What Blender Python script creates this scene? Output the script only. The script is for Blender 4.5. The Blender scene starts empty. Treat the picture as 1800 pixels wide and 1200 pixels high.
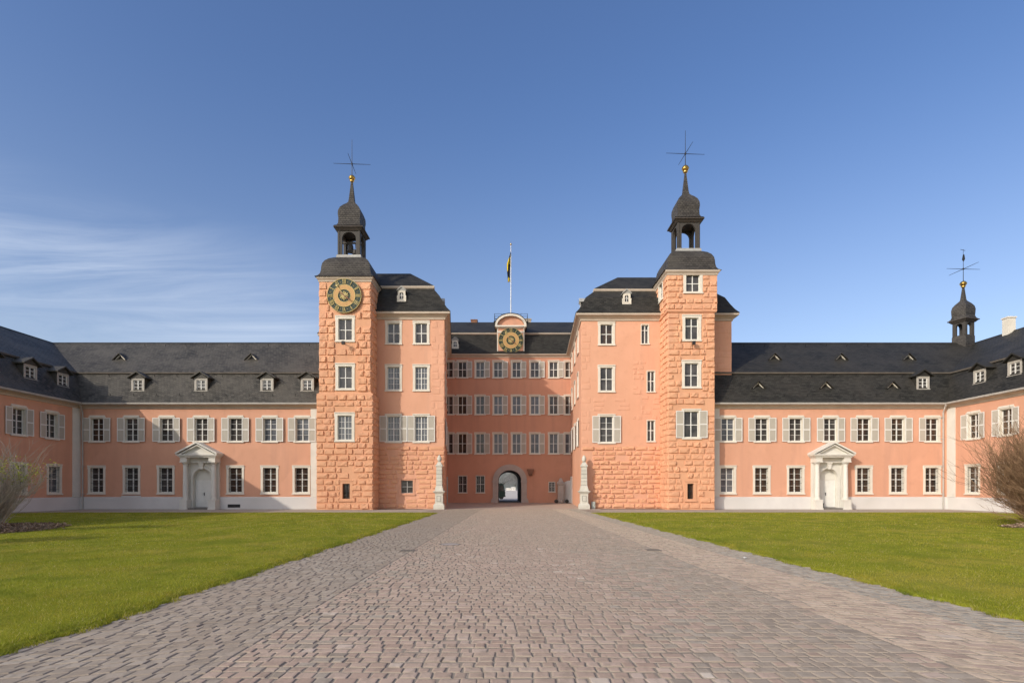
import bpy, math, random
import numpy as np
from math import pi, sin, cos, radians

scene = bpy.context.scene
COL = scene.collection
RNG = random.Random(7)
NP = np.random.default_rng(11)

# ------------------------------------------------------------------ camera, sky, sun, exposure
EYE = 1.667
cam_d = bpy.data.cameras.new('camera')
cam = bpy.data.objects.new('camera', cam_d)
COL.objects.link(cam)
cam.location = (0, 0, EYE)
cam.rotation_euler = (radians(90), 0, 0)
cam_d.lens = 20.0
cam_d.sensor_width = 36.0
cam_d.shift_y = 258 / 1800
cam_d.clip_end = 3000
scene.camera = cam

SUN = (-1.05, -1.0, 0.65)
_h = math.hypot(SUN[0], SUN[1])
SUN_EL = math.atan2(SUN[2], _h)
SUN_AZ = math.atan2(SUN[0], SUN[1])          # clockwise from +Y

world = bpy.data.worlds.new('World')
scene.world = world
world.use_nodes = True
wn, wl = world.node_tree.nodes, world.node_tree.links
for n in list(wn):
    wn.remove(n)
w_out = wn.new('ShaderNodeOutputWorld')
w_bg = wn.new('ShaderNodeBackground')
sky = wn.new('ShaderNodeTexSky')
sky.sky_type = 'NISHITA'
sky.sun_disc = False
sky.sun_elevation = SUN_EL
sky.sun_rotation = SUN_AZ
sky.air_density = 1.0
sky.dust_density = 2.2
sky.ozone_density = 3.0
w_bg.inputs['Strength'].default_value = 0.13
# thin high cloud low in the west, laid out by direction
tc = wn.new('ShaderNodeTexCoord')
sep = wn.new('ShaderNodeSeparateXYZ')
wl.new(tc.outputs['Generated'], sep.inputs[0])
def wmath(op, a, b=None, clamp=False):
    n = wn.new('ShaderNodeMath'); n.operation = op; n.use_clamp = clamp
    for i, v in enumerate((a, b)):
        if v is None: continue
        if isinstance(v, (int, float)): n.inputs[i].default_value = v
        else: wl.new(v, n.inputs[i])
    return n.outputs[0]
yy = wmath('MAXIMUM', sep.outputs['Y'], 0.05)
az = wmath('DIVIDE', sep.outputs['X'], yy)
el = wmath('DIVIDE', sep.outputs['Z'], yy)
cmb = wn.new('ShaderNodeCombineXYZ')
wl.new(az, cmb.inputs[0]); wl.new(el, cmb.inputs[1])
mp = wn.new('ShaderNodeMapping')
mp.inputs['Rotation'].default_value = (0, 0, radians(25))
mp.inputs['Scale'].default_value = (0.9, 8.0, 1.0)
wl.new(cmb.outputs[0], mp.inputs['Vector'])
nz = wn.new('ShaderNodeTexNoise')
nz.inputs['Scale'].default_value = 1.6
nz.inputs['Detail'].default_value = 9
nz.inputs['Roughness'].default_value = 0.62
nz.inputs['Distortion'].default_value = 0.9
wl.new(mp.outputs[0], nz.inputs['Vector'])
cr = wn.new('ShaderNodeMapRange')
cr.interpolation_type = 'SMOOTHSTEP'
cr.inputs['From Min'].default_value = 0.26
cr.inputs['From Max'].default_value = 0.74
wl.new(nz.outputs['Fac'], cr.inputs['Value'])
# band: centre line falls from upper left to lower right
line = wmath('ADD', wmath('MULTIPLY', wmath('ADD', az, 0.9), -0.27), 0.40)
dist = wmath('ABSOLUTE', wmath('SUBTRACT', el, line))
band = wn.new('ShaderNodeMapRange'); band.interpolation_type = 'SMOOTHSTEP'
band.inputs['From Min'].default_value = 0.21; band.inputs['From Max'].default_value = 0.0
wl.new(dist, band.inputs['Value'])
side = wn.new('ShaderNodeMapRange'); side.interpolation_type = 'SMOOTHSTEP'
side.inputs['From Min'].default_value = -0.16; side.inputs['From Max'].default_value = -0.42
wl.new(az, side.inputs['Value'])
msk = wmath('MULTIPLY', wmath('MULTIPLY', band.outputs[0], side.outputs[0]), cr.outputs[0])
msk = wmath('MULTIPLY', msk, 0.46, True)
mixc = wn.new('ShaderNodeMix'); mixc.data_type = 'RGBA'
mixc.inputs['B'].default_value = (6.6, 7.2, 8.2, 1)
hsv = wn.new('ShaderNodeHueSaturation')
hsv.inputs['Hue'].default_value = 0.509
# the air is whiter near the horizon and round the sun, deeper blue high up in the north
elz = wn.new('ShaderNodeMapRange'); elz.interpolation_type = 'SMOOTHSTEP'
elz.inputs['From Min'].default_value = 0.05; elz.inputs['From Max'].default_value = 0.60
elz.inputs['To Min'].default_value = 0.86; elz.inputs['To Max'].default_value = 1.12
wl.new(sep.outputs['Z'], elz.inputs['Value'])
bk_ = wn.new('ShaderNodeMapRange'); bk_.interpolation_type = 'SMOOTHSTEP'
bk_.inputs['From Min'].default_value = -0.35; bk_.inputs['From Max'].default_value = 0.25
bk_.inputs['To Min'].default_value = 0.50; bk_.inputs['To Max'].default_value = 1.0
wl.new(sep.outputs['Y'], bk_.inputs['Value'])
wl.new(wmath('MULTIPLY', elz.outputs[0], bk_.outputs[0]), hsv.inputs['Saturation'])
hsv.inputs['Value'].default_value = 1.40
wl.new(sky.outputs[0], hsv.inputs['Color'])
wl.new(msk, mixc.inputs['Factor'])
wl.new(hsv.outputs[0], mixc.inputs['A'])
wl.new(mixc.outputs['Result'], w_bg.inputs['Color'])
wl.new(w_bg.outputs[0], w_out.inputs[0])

sun_d = bpy.data.lights.new('sun', 'SUN')
sun_d.energy = 2.5
sun_d.angle = radians(0.5)
sun_d.color = (1.0, 0.915, 0.79)
sun = bpy.data.objects.new('sun', sun_d)
COL.objects.link(sun)
from mathutils import Vector, Matrix
sun.rotation_euler = Vector(SUN).to_track_quat('Z', 'Y').to_euler()

scene.view_settings.view_transform = 'Standard'
scene.view_settings.look = 'None'
scene.view_settings.exposure = 0.03
scene.view_settings.gamma = 1.0

# ------------------------------------------------------------------ measuring helpers (photo pixel at a known depth -> metres)
def X(px, Y): return (px - 900.0) * Y / 1000.0
def Z(py, Y): return EYE + (858.0 - py) * Y / 1000.0

# ------------------------------------------------------------------ materials
def new_mat(name):
    m = bpy.data.materials.new(name)
    m.use_nodes = True
    nt = m.node_tree
    bs = nt.nodes['Principled BSDF']
    return m, nt, bs

def noise_mat(name, c1, c2, scale=1.0, rough=0.85, bump=0.0, bscale=12.0, detail=5, c3=None, s3=0.15, spec=0.3,
              bdist=0.02, stretch=None, metallic=0.0):
    m, nt, bs = new_mat(name)
    N, L = nt.nodes, nt.links
    tc = N.new('ShaderNodeTexCoord')
    vec = tc.outputs['Object']
    if stretch:
        mpn = N.new('ShaderNodeMapping'); mpn.inputs['Scale'].default_value = stretch
        L.new(vec, mpn.inputs['Vector']); vec2 = mpn.outputs[0]
    else: vec2 = vec
    n1 = N.new('ShaderNodeTexNoise'); n1.inputs['Scale'].default_value = scale; n1.inputs['Detail'].default_value = detail
    n1.inputs['Roughness'].default_value = 0.6
    L.new(vec2, n1.inputs['Vector'])
    r = N.new('ShaderNodeMapRange'); r.inputs['From Min'].default_value = 0.3; r.inputs['From Max'].default_value = 0.7
    L.new(n1.outputs['Fac'], r.inputs['Value'])
    mx = N.new('ShaderNodeMix'); mx.data_type = 'RGBA'
    mx.inputs['A'].default_value = (*c1, 1); mx.inputs['B'].default_value = (*c2, 1)
    L.new(r.outputs[0], mx.inputs['Factor'])
    col = mx.outputs['Result']
    if c3:
        n3 = N.new('ShaderNodeTexNoise'); n3.inputs['Scale'].default_value = s3; n3.inputs['Detail'].default_value = 6
        L.new(vec2, n3.inputs['Vector'])
        r3 = N.new('ShaderNodeMapRange'); r3.inputs['From Min'].default_value = 0.5; r3.inputs['From Max'].default_value = 0.75
        r3.inputs['To Max'].default_value = 0.6
        L.new(n3.outputs['Fac'], r3.inputs['Value'])
        m3 = N.new('ShaderNodeMix'); m3.data_type = 'RGBA'
        m3.inputs['B'].default_value = (*c3, 1)
        L.new(col, m3.inputs['A']); L.new(r3.outputs[0], m3.inputs['Factor'])
        col = m3.outputs['Result']
    L.new(col, bs.inputs['Base Color'])
    bs.inputs['Roughness'].default_value = rough
    bs.inputs['Specular IOR Level'].default_value = spec
    bs.inputs['Metallic'].default_value = metallic
    if bump:
        n2 = N.new('ShaderNodeTexNoise'); n2.inputs['Scale'].default_value = bscale; n2.inputs['Detail'].default_value = 4
        L.new(vec, n2.inputs['Vector'])
        b = N.new('ShaderNodeBump'); b.inputs['Strength'].default_value = bump; b.inputs['Distance'].default_value = bdist
        L.new(n2.outputs['Fac'], b.inputs['Height'])
        L.new(b.outputs[0], bs.inputs['Normal'])
    return m

def plaster_mat(name, c1, c2, c3, streak, seed=0.0, bump=0.25):
    m = noise_mat(name, c1, c2, 0.55, 0.92, bump, 6, c3=c3, s3=0.25, stretch=(1, 1, .6))
    nt = m.node_tree; N, L = nt.nodes, nt.links
    bs = N['Principled BSDF']
    col = bs.inputs['Base Color'].links[0].from_socket
    tc = N.new('ShaderNodeTexCoord')
    def layer(vec_scale, sc, lo, hi, amt, c, det=6, dist=0.0):
        nonlocal col
        mpn = N.new('ShaderNodeMapping'); mpn.inputs['Scale'].default_value = vec_scale; mpn.inputs['Location'].default_value = (seed, seed*.7, seed*.3)
        L.new(tc.outputs['Object'], mpn.inputs['Vector'])
        n = N.new('ShaderNodeTexNoise'); n.inputs['Scale'].default_value = sc; n.inputs['Detail'].default_value = det; n.inputs['Distortion'].default_value = dist
        L.new(mpn.outputs[0], n.inputs['Vector'])
        r = N.new('ShaderNodeMapRange'); r.inputs['From Min'].default_value = lo; r.inputs['From Max'].default_value = hi; r.inputs['To Max'].default_value = amt
        L.new(n.outputs['Fac'], r.inputs['Value'])
        mx = N.new('ShaderNodeMix'); mx.data_type = 'RGBA'; mx.inputs['B'].default_value = (*c, 1)
        L.new(col, mx.inputs['A']); L.new(r.outputs[0], mx.inputs['Factor']); col = mx.outputs['Result']
    layer((1.6, 1.6, .12), 1.0, .52, .72, .45, streak)                          # rain streaks
    layer((1, 1, 1), .35, .55, .62, .30, [v*1.10 for v in c2], 3, .6)           # patched, faded fields
    layer((1, 1, 1), 2.2, .58, .75, .35, [v*.86 for v in c1], 8)                # fine mottling
    L.new(col, bs.inputs['Base Color'])
    return m

def slate_mat(name, c1, c2, c3, bw=0.32, rh=0.17, rot=0.0):
    m, nt, bs = new_mat(name)
    N, L = nt.nodes, nt.links
    tc = N.new('ShaderNodeTexCoord')
    mpn = N.new('ShaderNodeMapping'); mpn.inputs['Rotation'].default_value = (0, 0, rot)
    L.new(tc.outputs['UV'], mpn.inputs['Vector'])
    nd = N.new('ShaderNodeTexNoise'); nd.inputs['Scale'].default_value = 0.7
    L.new(mpn.outputs[0], nd.inputs['Vector'])
    add = N.new('ShaderNodeMix'); add.data_type = 'RGBA'; add.blend_type = 'ADD'; add.inputs['Factor'].default_value = 0.09
    L.new(mpn.outputs[0], add.inputs['A']); L.new(nd.outputs['Color'], add.inputs['B'])
    br = N.new('ShaderNodeTexBrick')
    br.inputs['Scale'].default_value = 1.0
    br.inputs['Brick Width'].default_value = bw; br.inputs['Row Height'].default_value = rh
    br.inputs['Mortar Size'].default_value = 0.012; br.inputs['Mortar Smooth'].default_value = 0.3
    br.inputs['Color1'].default_value = (*c1, 1); br.inputs['Color2'].default_value = (*c2, 1)
    br.inputs['Mortar'].default_value = (c1[0]*.35, c1[1]*.35, c1[2]*.35, 1)
    L.new(add.outputs['Result'], br.inputs['Vector'])
    n3 = N.new('ShaderNodeTexNoise'); n3.inputs['Scale'].default_value = 0.35; n3.inputs['Detail'].default_value = 7
    n3.inputs['Roughness'].default_value = 0.65
    L.new(tc.outputs['UV'], n3.inputs['Vector'])
    r3 = N.new('ShaderNodeMapRange'); r3.inputs['From Min'].default_value = 0.4; r3.inputs['From Max'].default_value = 0.75
    L.new(n3.outputs['Fac'], r3.inputs['Value'])
    m3 = N.new('ShaderNodeMix'); m3.data_type = 'RGBA'; m3.inputs['B'].default_value = (*c3, 1)
    L.new(br.outputs['Color'], m3.inputs['A']); L.new(r3.outputs[0], m3.inputs['Factor'])
    L.new(m3.outputs['Result'], bs.inputs['Base Color'])
    # row tilt: each slate lifts at its lower edge
    sx = N.new('ShaderNodeSeparateXYZ'); L.new(add.outputs['Result'], sx.inputs[0])
    dv = N.new('ShaderNodeMath'); dv.operation = 'DIVIDE'; dv.inputs[1].default_value = rh; L.new(sx.outputs['Y'], dv.inputs[0])
    fr = N.new('ShaderNodeMath'); fr.operation = 'FRACT'; L.new(dv.outputs[0], fr.inputs[0])
    iv = N.new('ShaderNodeMath'); iv.operation = 'SUBTRACT'; iv.inputs[0].default_value = 1.0; L.new(fr.outputs[0], iv.inputs[1])
    sc = N.new('ShaderNodeMath'); sc.operation = 'MULTIPLY_ADD'; L.new(br.outputs['Fac'], sc.inputs[0]); sc.inputs[1].default_value = -0.8
    L.new(iv.outputs[0], sc.inputs[2])
    b = N.new('ShaderNodeBump'); b.inputs['Strength'].default_value = 0.75; b.inputs['Distance'].default_value = 0.02
    L.new(sc.outputs[0], b.inputs['Height'])
    L.new(b.outputs[0], bs.inputs['Normal'])
    bs.inputs['Roughness'].default_value = 0.62
    bs.inputs['Specular IOR Level'].default_value = 0.25
    return m

def island_mat(name, cols, rough=0.8, bump=0.4, bscale=25, spec=0.3, patch=None, pscale=0.3, bdist=0.01, patch2=None, p2scale=1.1, p2amt=0.75):
    """colour picked per loose piece of the mesh (stones, blades, leaves)"""
    m, nt, bs = new_mat(name)
    N, L = nt.nodes, nt.links
    g = N.new('ShaderNodeNewGeometry')
    ramp = N.new('ShaderNodeValToRGB')
    el_ = ramp.color_ramp.elements
    while len(el_) > 1: el_.remove(el_[0])
    for i, (p, c) in enumerate(cols):
        e = el_[0] if i == 0 else el_.new(p)
        e.position = p; e.color = (*c, 1)
    L.new(g.outputs['Random Per Island'], ramp.inputs[0])
    col = ramp.outputs[0]
    tc = N.new('ShaderNodeTexCoord')
    if patch:
        n3 = N.new('ShaderNodeTexNoise'); n3.inputs['Scale'].default_value = pscale; n3.inputs['Detail'].default_value = 5
        n3.inputs['Roughness'].default_value = 0.6
        L.new(tc.outputs['Object'], n3.inputs['Vector'])
        r3 = N.new('ShaderNodeMapRange'); r3.inputs['From Min'].default_value = 0.42; r3.inputs['From Max'].default_value = 0.68
        r3.inputs['To Max'].default_value = 0.65
        L.new(n3.outputs['Fac'], r3.inputs['Value'])
        m3 = N.new('ShaderNodeMix'); m3.data_type = 'RGBA'; m3.inputs['B'].default_value = (*patch, 1)
        L.new(col, m3.inputs['A']); L.new(r3.outputs[0], m3.inputs['Factor'])
        col = m3.outputs['Result']
    if patch2:
        n4 = N.new('ShaderNodeTexNoise'); n4.inputs['Scale'].default_value = p2scale; n4.inputs['Detail'].default_value = 6
        n4.inputs['Distortion'].default_value = 0.8
        mp4 = N.new('ShaderNodeMapping'); mp4.inputs['Location'].default_value = (31, 7, 0); mp4.inputs['Scale'].default_value = (1, .6, 1)
        L.new(tc.outputs['Object'], mp4.inputs['Vector']); L.new(mp4.outputs[0], n4.inputs['Vector'])
        r4 = N.new('ShaderNodeMapRange'); r4.inputs['From Min'].default_value = 0.48; r4.inputs['From Max'].default_value = 0.66
        r4.inputs['To Max'].default_value = p2amt
        L.new(n4.outputs['Fac'], r4.inputs['Value'])
        m4 = N.new('ShaderNodeMix'); m4.data_type = 'RGBA'; m4.inputs['B'].default_value = (*patch2, 1)
        L.new(col, m4.inputs['A']); L.new(r4.outputs[0], m4.inputs['Factor'])
        col = m4.outputs['Result']
    L.new(col, bs.inputs['Base Color'])
    bs.inputs['Roughness'].default_value = rough
    bs.inputs['Specular IOR Level'].default_value = spec
    if bump:
        n2 = N.new('ShaderNodeTexNoise'); n2.inputs['Scale'].default_value = bscale; n2.inputs['Detail'].default_value = 4
        L.new(tc.outputs['Object'], n2.inputs['Vector'])
        b = N.new('ShaderNodeBump'); b.inputs['Strength'].default_value = bump; b.inputs['Distance'].default_value = bdist
        L.new(n2.outputs['Fac'], b.inputs['Height']); L.new(b.outputs[0], bs.inputs['Normal'])
    return m

def glass_mat(name, c, rough=0.06, c2=None):
    m, nt, bs = new_mat(name)
    N, L = nt.nodes, nt.links
    tc = N.new('ShaderNodeTexCoord')
    oi = N.new('ShaderNodeObjectInfo')
    ad = N.new('ShaderNodeVectorMath'); ad.operation = 'ADD'
    cx = N.new('ShaderNodeCombineXYZ')
    mu = N.new('ShaderNodeMath'); mu.operation = 'MULTIPLY'; mu.inputs[1].default_value = 40
    L.new(oi.outputs['Random'], mu.inputs[0]); L.new(mu.outputs[0], cx.inputs[0]); L.new(mu.outputs[0], cx.inputs[2])
    L.new(tc.outputs['Object'], ad.inputs[0]); L.new(cx.outputs[0], ad.inputs[1])
    n = N.new('ShaderNodeTexNoise'); n.inputs['Scale'].default_value = 1.6; n.inputs['Detail'].default_value = 3
    L.new(ad.outputs[0], n.inputs['Vector'])
    r = N.new('ShaderNodeMapRange'); r.inputs['From Min'].default_value = .35; r.inputs['From Max'].default_value = .7
    L.new(n.outputs['Fac'], r.inputs['Value'])
    mx = N.new('ShaderNodeMix'); mx.data_type = 'RGBA'
    mx.inputs['A'].default_value = (*c, 1); mx.inputs['B'].default_value = (*(c2 or [v*2.2 for v in c]), 1)
    L.new(r.outputs[0], mx.inputs['Factor']); L.new(mx.outputs['Result'], bs.inputs['Base Color'])
    bs.inputs['Roughness'].default_value = rough
    n2 = N.new('ShaderNodeTexNoise'); n2.inputs['Scale'].default_value = 2.5
    L.new(ad.outputs[0], n2.inputs['Vector'])
    b = N.new('ShaderNodeBump'); b.inputs['Strength'].default_value = 0.25; b.inputs['Distance'].default_value = 0.05
    L.new(n2.outputs['Fac'], b.inputs['Height']); L.new(b.outputs[0], bs.inputs['Normal'])
    return m

M = {}
M['salmon'] = plaster_mat('salmon_plaster', (0.630, 0.326, 0.210), (0.679, 0.357, 0.237), (0.582, 0.295, 0.189), (0.524, 0.280, 0.194), 3)
M['salmon_block'] = plaster_mat('salmon_block_plaster', (0.676, 0.352, 0.224), (0.725, 0.389, 0.257), (0.627, 0.320, 0.202), (0.588, 0.320, 0.218), 8, .35)
M['rust'] = plaster_mat('rusticated_stone', (0.656, 0.335, 0.194), (0.732, 0.399, 0.234), (0.675, 0.330, 0.224), (0.570, 0.296, 0.189), 15, .55)
M['brick_red'] = plaster_mat('court_plaster', (0.573, 0.286, 0.185), (0.629, 0.317, 0.211), (0.505, 0.255, 0.172), (0.461, 0.235, 0.165), 21)
M['tunnel'] = noise_mat('darkened_plaster', (0.10, 0.09, 0.085), (0.16, 0.145, 0.135), 1.0, 0.9, 0.2, 6)  # plaster colour lowered so the unlit gate passage looks dark
M['batten'] = noise_mat('roof_batten', (0.10, 0.085, 0.07), (0.15, 0.125, 0.10), 1.2, 0.8)
M['trim'] = noise_mat('cream_stone', (0.68, 0.62, 0.52), (0.75, 0.69, 0.59), 2.0, 0.7, 0.15, 20, c3=(0.58, 0.52, 0.43), s3=0.6)
M['white'] = noise_mat('white_paint', (0.72, 0.70, 0.65), (0.78, 0.76, 0.71), 3.0, 0.5, 0.0)
M['plinth'] = noise_mat('plinth_white', (0.626, 0.599, 0.572), (0.713, 0.686, 0.648), 0.8, 0.85, 0.15, 8, c3=(0.529, 0.502, 0.470), s3=0.4)
M['cornice'] = noise_mat('cornice_beige', (0.46, 0.38, 0.30), (0.54, 0.45, 0.36), 1.5, 0.8, 0.1, 10)
M['shutter'] = noise_mat('shutter_beige', (0.44, 0.395, 0.325), (0.49, 0.44, 0.365), 2.0, 0.65)
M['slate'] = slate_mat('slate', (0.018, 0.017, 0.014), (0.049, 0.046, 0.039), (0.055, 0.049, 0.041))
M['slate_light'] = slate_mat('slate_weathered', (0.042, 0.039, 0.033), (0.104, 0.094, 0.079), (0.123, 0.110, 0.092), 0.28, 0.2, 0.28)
M['slate_tower'] = slate_mat('slate_tower', (0.038, 0.033, 0.030), (0.081, 0.072, 0.062), (0.104, 0.093, 0.081), 0.24, 0.16)
M['lead'] = noise_mat('lead_grey', (0.32, 0.31, 0.29), (0.44, 0.43, 0.40), 3, 0.6, 0.1, 15)
M['dormer_wood'] = noise_mat('dormer_wood', (0.40, 0.365, 0.315), (0.48, 0.44, 0.38), 3, 0.7)
M['glass'] = glass_mat('window_glass', (0.033, 0.030, 0.028), 0.06, (0.093, 0.084, 0.078))
M['curtain'] = glass_mat('curtained_glass', (0.085, 0.088, 0.098), 0.1, (0.14, 0.145, 0.16))
M['warm'] = glass_mat('glass_with_curtain', (0.02, 0.015, 0.012), 0.06, (0.085, 0.05, 0.032))
M['iron'] = noise_mat('dark_iron', (0.02, 0.02, 0.022), (0.035, 0.034, 0.034), 5, 0.5)
M['worn_iron'] = noise_mat('worn_iron', (0.16, 0.135, 0.11), (0.26, 0.22, 0.18), 6, 0.7)
M['gold'] = noise_mat('gold_leaf', (0.656, 0.400, 0.098), (0.722, 0.480, 0.150), 4, 0.28, metallic=1.0)
M['gilt'] = noise_mat('gilt_paint', (0.496, 0.386, 0.144), (0.560, 0.454, 0.198), 4, 0.4)
M['ochre'] = noise_mat('ochre_ring', (0.50, 0.29, 0.11), (0.56, 0.33, 0.135), 3, 0.6)
M['clock_green'] = noise_mat('clock_green', (0.022, 0.036, 0.028), (0.035, 0.052, 0.04), 4, 0.5)
M['copper'] = noise_mat('copper_brown', (0.20, 0.09, 0.05), (0.26, 0.12, 0.07), 3, 0.5)
M['bronze'] = noise_mat('bronze_dark', (0.05, 0.045, 0.04), (0.08, 0.07, 0.06), 4, 0.45)
M['gutter'] = noise_mat('gutter_zinc', (0.40, 0.37, 0.33), (0.48, 0.45, 0.41), 2, 0.5)
M['sandstone'] = noise_mat('sandstone', (0.40, 0.34, 0.30), (0.50, 0.43, 0.38), 1.5, 0.85, 0.25, 8)
M['obelisk'] = noise_mat('pale_limestone', (0.560, 0.538, 0.459), (0.672, 0.638, 0.549), 3, 0.8, 0.2, 20, c3=(0.426, 0.403, 0.336), s3=1.2)
M['joint'] = noise_mat('dark_joint', (0.10, 0.095, 0.085), (0.14, 0.13, 0.12), 4, 0.9)
M['ground'] = noise_mat('ground', (0.26, 0.23, 0.20), (0.34, 0.30, 0.26), 0.8, 0.95, 0.4, 14, c3=(0.22, 0.19, 0.16), s3=0.3)
M['path'] = noise_mat('gravel_path', (0.40, 0.33, 0.265), (0.48, 0.405, 0.33), 2.5, 0.95, 0.5, 30, c3=(0.35, 0.29, 0.235), s3=0.4)
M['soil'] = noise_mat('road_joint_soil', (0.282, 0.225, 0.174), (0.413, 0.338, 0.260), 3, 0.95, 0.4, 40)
M['turf'] = noise_mat('turf', (0.198, 0.212, 0.019), (0.303, 0.304, 0.030), 1.1, 0.95, 0.6, 45, c3=(0.394, 0.323, 0.077), s3=0.45, spec=0.08)
M['grass'] = island_mat('grass_blade', [(0.0, (0.248, 0.276, 0.024)), (0.5, (0.351, 0.365, 0.032)), (0.85, (0.443, 0.423, 0.058)), (1.0, (0.625, 0.512, 0.265))],
                        0.7, 0, spec=0.08, patch=(0.495, 0.384, 0.071), pscale=0.45, patch2=(0.156, 0.218, 0.024))
def add_translucency(m, f):
    nt = m.node_tree; N, L = nt.nodes, nt.links
    bs = N['Principled BSDF']; out = N['Material Output']
    t = N.new('ShaderNodeBsdfTranslucent'); mx = N.new('ShaderNodeMixShader'); mx.inputs[0].default_value = f
    L.new(bs.inputs['Base Color'].links[0].from_socket, t.inputs['Color'])
    L.new(bs.outputs[0], mx.inputs[1]); L.new(t.outputs[0], mx.inputs[2]); L.new(mx.outputs[0], out.inputs[0])
add_translucency(M['grass'], 0.4)
M['stone_mid'] = island_mat('cobble_pink', [(0.0, (0.470, 0.332, 0.253)), (0.5, (0.543, 0.391, 0.299)), (0.9, (0.588, 0.436, 0.336)), (0.985, (0.626, 0.480, 0.378)), (1.0, (0.753, 0.634, 0.505))],
                            0.85, 0.35, 30, 0.08, patch=(0.483, 0.375, 0.277), pscale=0.35, patch2=(0.281, 0.221, 0.169), p2scale=9, p2amt=0.45)
M['stone_grey'] = island_mat('cobble_grey', [(0.0, (0.352, 0.287, 0.221)), (0.5, (0.438, 0.360, 0.281)), (1.0, (0.512, 0.428, 0.336))],
                             0.85, 0.35, 30, 0.08, patch=(0.460, 0.350, 0.262), pscale=0.4, patch2=(0.255, 0.210, 0.162), p2scale=9, p2amt=0.45)
M['stone_beige'] = island_mat('cobble_beige', [(0.0, (0.583, 0.440, 0.314)), (0.6, (0.658, 0.505, 0.365)), (1.0, (0.720, 0.565, 0.421))],
                              0.85, 0.35, 30, 0.08, patch=(0.596, 0.431, 0.319), pscale=0.35, patch2=(0.296, 0.243, 0.183), p2scale=9, p2amt=0.45)
M['stone_blue'] = island_mat('cobble_blue', [(0.0, (0.323, 0.281, 0.229)), (0.6, (0.422, 0.373, 0.302)), (1.0, (0.534, 0.463, 0.372))],
                             0.85, 0.35, 30, 0.08)
M['twig_pale'] = island_mat('twig_pale', [(0.0, (0.382, 0.326, 0.258)), (0.6, (0.551, 0.483, 0.391)), (1.0, (0.700, 0.630, 0.525))], 0.85, 0)
M['twig_brown'] = island_mat('twig_brown', [(0.0, (0.117, 0.067, 0.036)), (0.6, (0.226, 0.133, 0.075)), (1.0, (0.351, 0.220, 0.125))], 0.85, 0)
M['leaf'] = island_mat('young_leaf', [(0.0, (0.30, 0.36, 0.02)), (1.0, (0.45, 0.45, 0.05))], 0.6, 0)
M['mulch'] = island_mat('leaf_litter', [(0.0, (0.12, 0.08, 0.05)), (0.6, (0.25, 0.17, 0.11)), (1.0, (0.42, 0.31, 0.21))], 0.9, 0)
M['bark'] = noise_mat('bark', (0.10, 0.085, 0.07), (0.16, 0.14, 0.115), 3, 0.9, 0.4, 10)
M['haze_leaf'] = island_mat('bare_crown', [(0.0, (0.22, 0.21, 0.20)), (1.0, (0.34, 0.33, 0.31))], 0.9, 0)  # distance haze put into the crowns' pale grey colour
M['van_green'] = noise_mat('dark_green_paint', (0.012, 0.022, 0.018), (0.02, 0.03, 0.025), 2, 0.3)
M['tyre'] = noise_mat('tyre', (0.015, 0.015, 0.015), (0.025, 0.025, 0.025), 5, 0.8)
M['box_grey'] = noise_mat('pale_grey_green', (0.42, 0.45, 0.40), (0.50, 0.52, 0.47), 3, 0.5)
M['flag_black'] = noise_mat('flag_black', (0.012, 0.012, 0.014), (0.02, 0.02, 0.022), 3, 0.8)
M['flag_gold'] = noise_mat('flag_gold', (0.62, 0.47, 0.03), (0.70, 0.54, 0.05), 3, 0.8)
M['court_grey'] = noise_mat('court_paving', (0.42, 0.34, 0.275), (0.50, 0.41, 0.335), 2.5, 0.9, 0.5, 25)
M['square'] = noise_mat('town_square_sand', (0.60, 0.52, 0.44), (0.66, 0.57, 0.48), 0.3, 0.9)

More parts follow.
